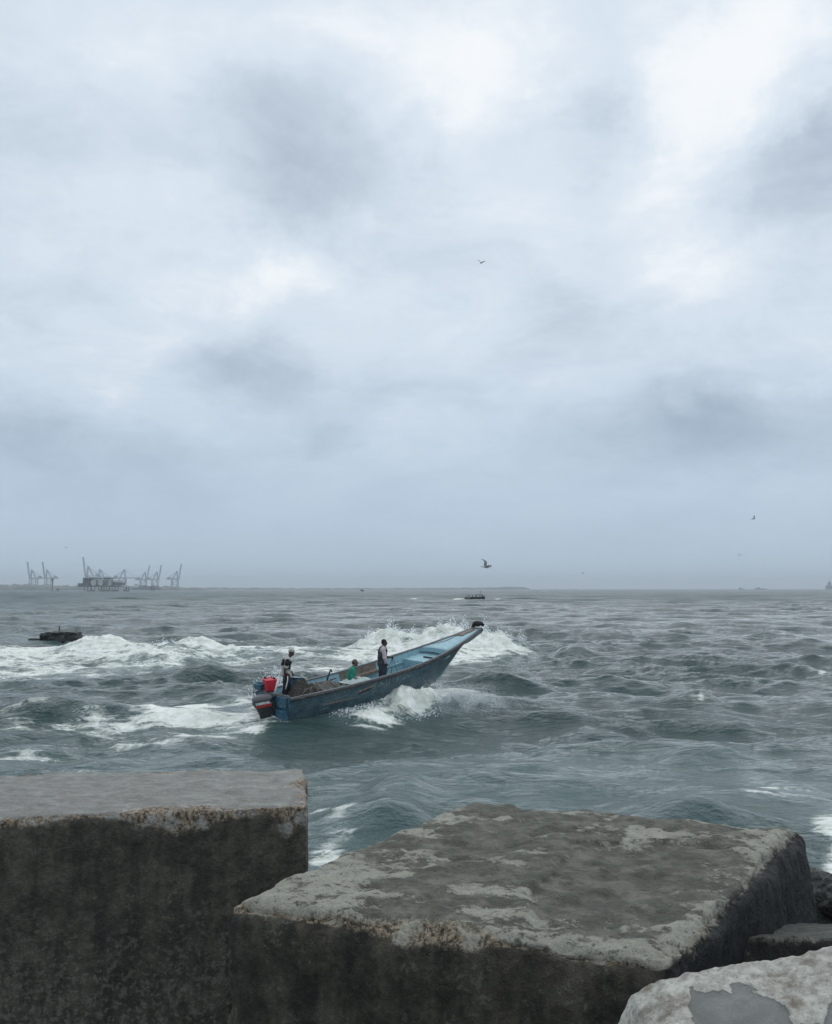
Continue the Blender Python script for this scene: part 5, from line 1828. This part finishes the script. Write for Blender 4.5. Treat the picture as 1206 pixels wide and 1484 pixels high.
# ------------------------------------------------------------------ gulls
def gull(label, lift=1.0):
    """gull flying towards +X, about 1.2 m span"""
    r_ = empty('seagull', (0, 0, 0), label, 'seagull', 'gulls over the sea')
    b = MB()
    prof = [(-.24, .012), (-.18, .035), (-.08, .062), (.04, .070), (.12, .055), (.17, .040), (.20, .042), (.24, .034), (.265, .012)]
    b.grid([[Vector((x, rr * math.cos(a), rr * .9 * math.sin(a) + .02 * (x > .15))) for a in np.linspace(0, 2 * math.pi, 11)[:-1]] for x, rr in prof], close=True)
    b.ngon([v.co.copy() for v in b.bm.verts[:10]])
    b.build('body', M['gull_white'], r_, smooth=True)
    MB().cyl((.255, 0, .015), (.32, 0, .0), .014, .003, 8).build('beak', M['gull_dark'], r_)
    tl_ = MB()
    tl_.grid([[Vector((-.20, -.035, .01)), Vector((-.20, .035, .01))], [Vector((-.36, -.075, .0)), Vector((-.36, .075, .0))]])
    tl_.build('tail', M['gull'], r_, solid=.008)
    for s_ in (-1, 1):
        wv_ = MB()
        rowsW = []
        for k, (sp, zz, le, te) in enumerate(((.04, .03, .10, -.10), (.16, .12, .14, -.08), (.30, .22 * lift, .16, -.04), (.46, .25 * lift, .10, -.07), (.58, .24 * lift, .02, -.08), (.66, .22 * lift, -.06, -.09))):
            rowsW.append([Vector((le, s_ * sp, zz)), Vector(((le * .4 + te * .6), s_ * sp, zz + .018)), Vector((te, s_ * sp, zz - .006))])
        wv_.grid(rowsW)
        wo_ = wv_.build('wing', M['gull'], r_, smooth=True, solid=.010)
        tp_ = MB()
        tp_.grid([rowsW[-2], rowsW[-1]])
        for v in tp_.bm.verts:
            v.co.z += .004
        tp_.build('wing_tip', M['gull_dark'], wo_, solid=.012)
    return r_


def place_gull(o, px, py, dist, rot, label):
    o.location = at(px, py, dist)
    o.rotation_euler = tuple(R(a) for a in rot)
    o['label'] = label


g0 = gull('x', 1.25)
place_gull(g0, 704, 822, 62, (24, 6, 28), 'grey gull with one long raised wing, low above the small far boat')
g1 = copy_tree(g0)
place_gull(g1, 697, 381, 125, (18, 4, 62), 'small dark gull high in the middle of the sky')
for px, py, dist, rot, lab in ((1093, 752, 150, (-30, -20, 20), 'tiny gull in the lower right part of the sky'), (1072, 805, 260, (10, 0, 40), 'speck-like gull below the tiny gull at right'),
                               (845, 831, 300, (-8, 0, 130), 'speck-like gull just above the horizon right of centre'), (96, 794, 330, (12, 0, 70), 'speck-like gull above the port cranes at left')):
    gk = copy_tree(g0)
    place_gull(gk, px, py, dist, rot, lab)

# ------------------------------------------------------------------ spray
pts, szs = [], []


def cloud_drops(c, sp, n, s0, s1):
    c = np.asarray(c, float)
    q = RNG.normal(size=(n, 3)) * np.asarray(sp) + c
    k_ = RNG.random(n) < np.clip(.55 + 1.3 * fbm(q * np.array([1.6, .5, 2.6]) + 3.3, 3), .06, 1)
    q = q[k_]
    pts.append(q)
    szs.append(s0 + (s1 - s0) * RNG.random(len(q)) ** 3)


# bow wash along the near side: sheets thrown outwards
nb = 22000
a = RNG.random(nb)
Xb = 3.3 + 3.6 * RNG.beta(3.0, 2.2, nb)
outw = .05 + np.abs(RNG.normal(0, .55, nb)) * (.35 + .9 * np.clip((7 - Xb) / 3.5, 0, 1))
Tn = np.clip(Xb / B_L, 0, 1)
gz = 0.956 * Tn ** 2.5
hb2 = np.interp(Tn, _ts, _bsm)
cl = fbm(np.stack([Xb * 1.9, outw * 2.6, np.full(nb, 4.4)], -1), 3, .6)
wl = -.80 - np.tan(R(B_PIT)) * Xb * .92
hgt_ = np.clip(.28 + .5 * cl, .02, 1) * np.exp(-((Xb - 5.3) / 1.35) ** 2) * 1.25 * np.exp(-((outw - .35) / .7) ** 2)
zz = wl + hgt_ * RNG.random(nb) ** 1.1
q = np.stack([Xb, -(hb2 * .93 + outw), zz], -1)
pts.append(np.array([list(BM @ Vector(p)) for p in q]))
szs.append(.005 + .018 * RNG.random(nb) ** 5)
# far-side splash near the stern
nb = 3500
Xb = .2 + 2.2 * RNG.beta(2, 2, nb)
q = np.stack([Xb, .95 + np.abs(RNG.normal(0, .5, nb)), -.55 + 1.15 * RNG.random(nb) ** 1.6 * np.exp(-((Xb - 1.2) / .7) ** 2)], -1)
pts.append(np.array([list(BM @ Vector(p)) for p in q]))
szs.append(.007 + .020 * RNG.random(nb) ** 4)
# near quarter splash
nb = 2500
Xb = 1.3 + 2.6 * RNG.beta(2, 2, nb)
q = np.stack([Xb, -1.0 - np.abs(RNG.normal(0, .3, nb)), -.92 + .30 * RNG.random(nb) ** 2], -1)
pts.append(np.array([list(BM @ Vector(p)) for p in q]))
szs.append(.007 + .018 * RNG.random(nb) ** 4)
# plume drifting ahead of the bow
for px, py, spx, spy, n_ in ((652, 1010, .6, .20, 16000), (680, 1014, .6, .20, 26000), (705, 1020, .8, .10, 9000), (628, 1004, .4, .22, 8000)):
    c_ = at(px, py, 34.2)
    cloud_drops(c_, (spx, .7, spy), n_, .003, .0075)
# breaker crests
for (px0, px1, py, dd, n_, hz) in ((515, 690, 915, 66.5, 9000, .34), (690, 780, 925, 66.5, 5000, .34), (110, 260, 925, 61, 2500, .26), (695, 735, 905, 66.5, 1500, .5)):
    pxs = RNG.uniform(px0, px1, n_)
    lm = perlin(np.stack([pxs * .09, np.full(n_, dd), np.zeros(n_)], -1))
    keep = RNG.random(n_) < np.clip(.45 + 1.1 * lm, 0, 1)
    pxs = pxs[keep]
    y_ = dd + RNG.normal(0, 1.0, len(pxs))
    x_ = (pxs - 603) / FPX * y_
    zz = np.array([sea_height(a_, b_) for a_, b_ in zip(x_, y_)]) + np.abs(RNG.normal(0, hz, len(pxs))) * (.5 + np.clip(lm[keep], 0, 1))
    pts.append(np.stack([x_, y_, zz], -1))
    szs.append(.010 + .032 * RNG.random(len(pxs)) ** 4)
droplets('sea_spray', np.concatenate(pts), np.concatenate(szs), 'white spray flying from the bow wash and the breaking crests')

# ------------------------------------------------------------------ haze
hz_ = MB().box((16000, 14200, 141), (0, 6600, 0)).build('haze', None)
hz_.location = (0, 0, 140 - 70.5 + 0.0)
for v in hz_.data.vertices:
    v.co.z = 69.0 if v.co.z > 0 else -72.5
m = bpy.data.materials.new('pale_air')
m.use_nodes = True
nt = m.node_tree
nt.nodes.clear()
vo = nt.nodes.new('ShaderNodeVolumePrincipled')
vo.inputs['Color'].default_value = (.87, .95, 1.0, 1)
vo.inputs['Density'].default_value = 0.00016
om = nt.nodes.new('ShaderNodeOutputMaterial')
nt.links.new(vo.outputs[0], om.inputs['Volume'])
hz_.data.materials.append(m)
tag(hz_, 'pale sea haze', None, None, 'stuff')
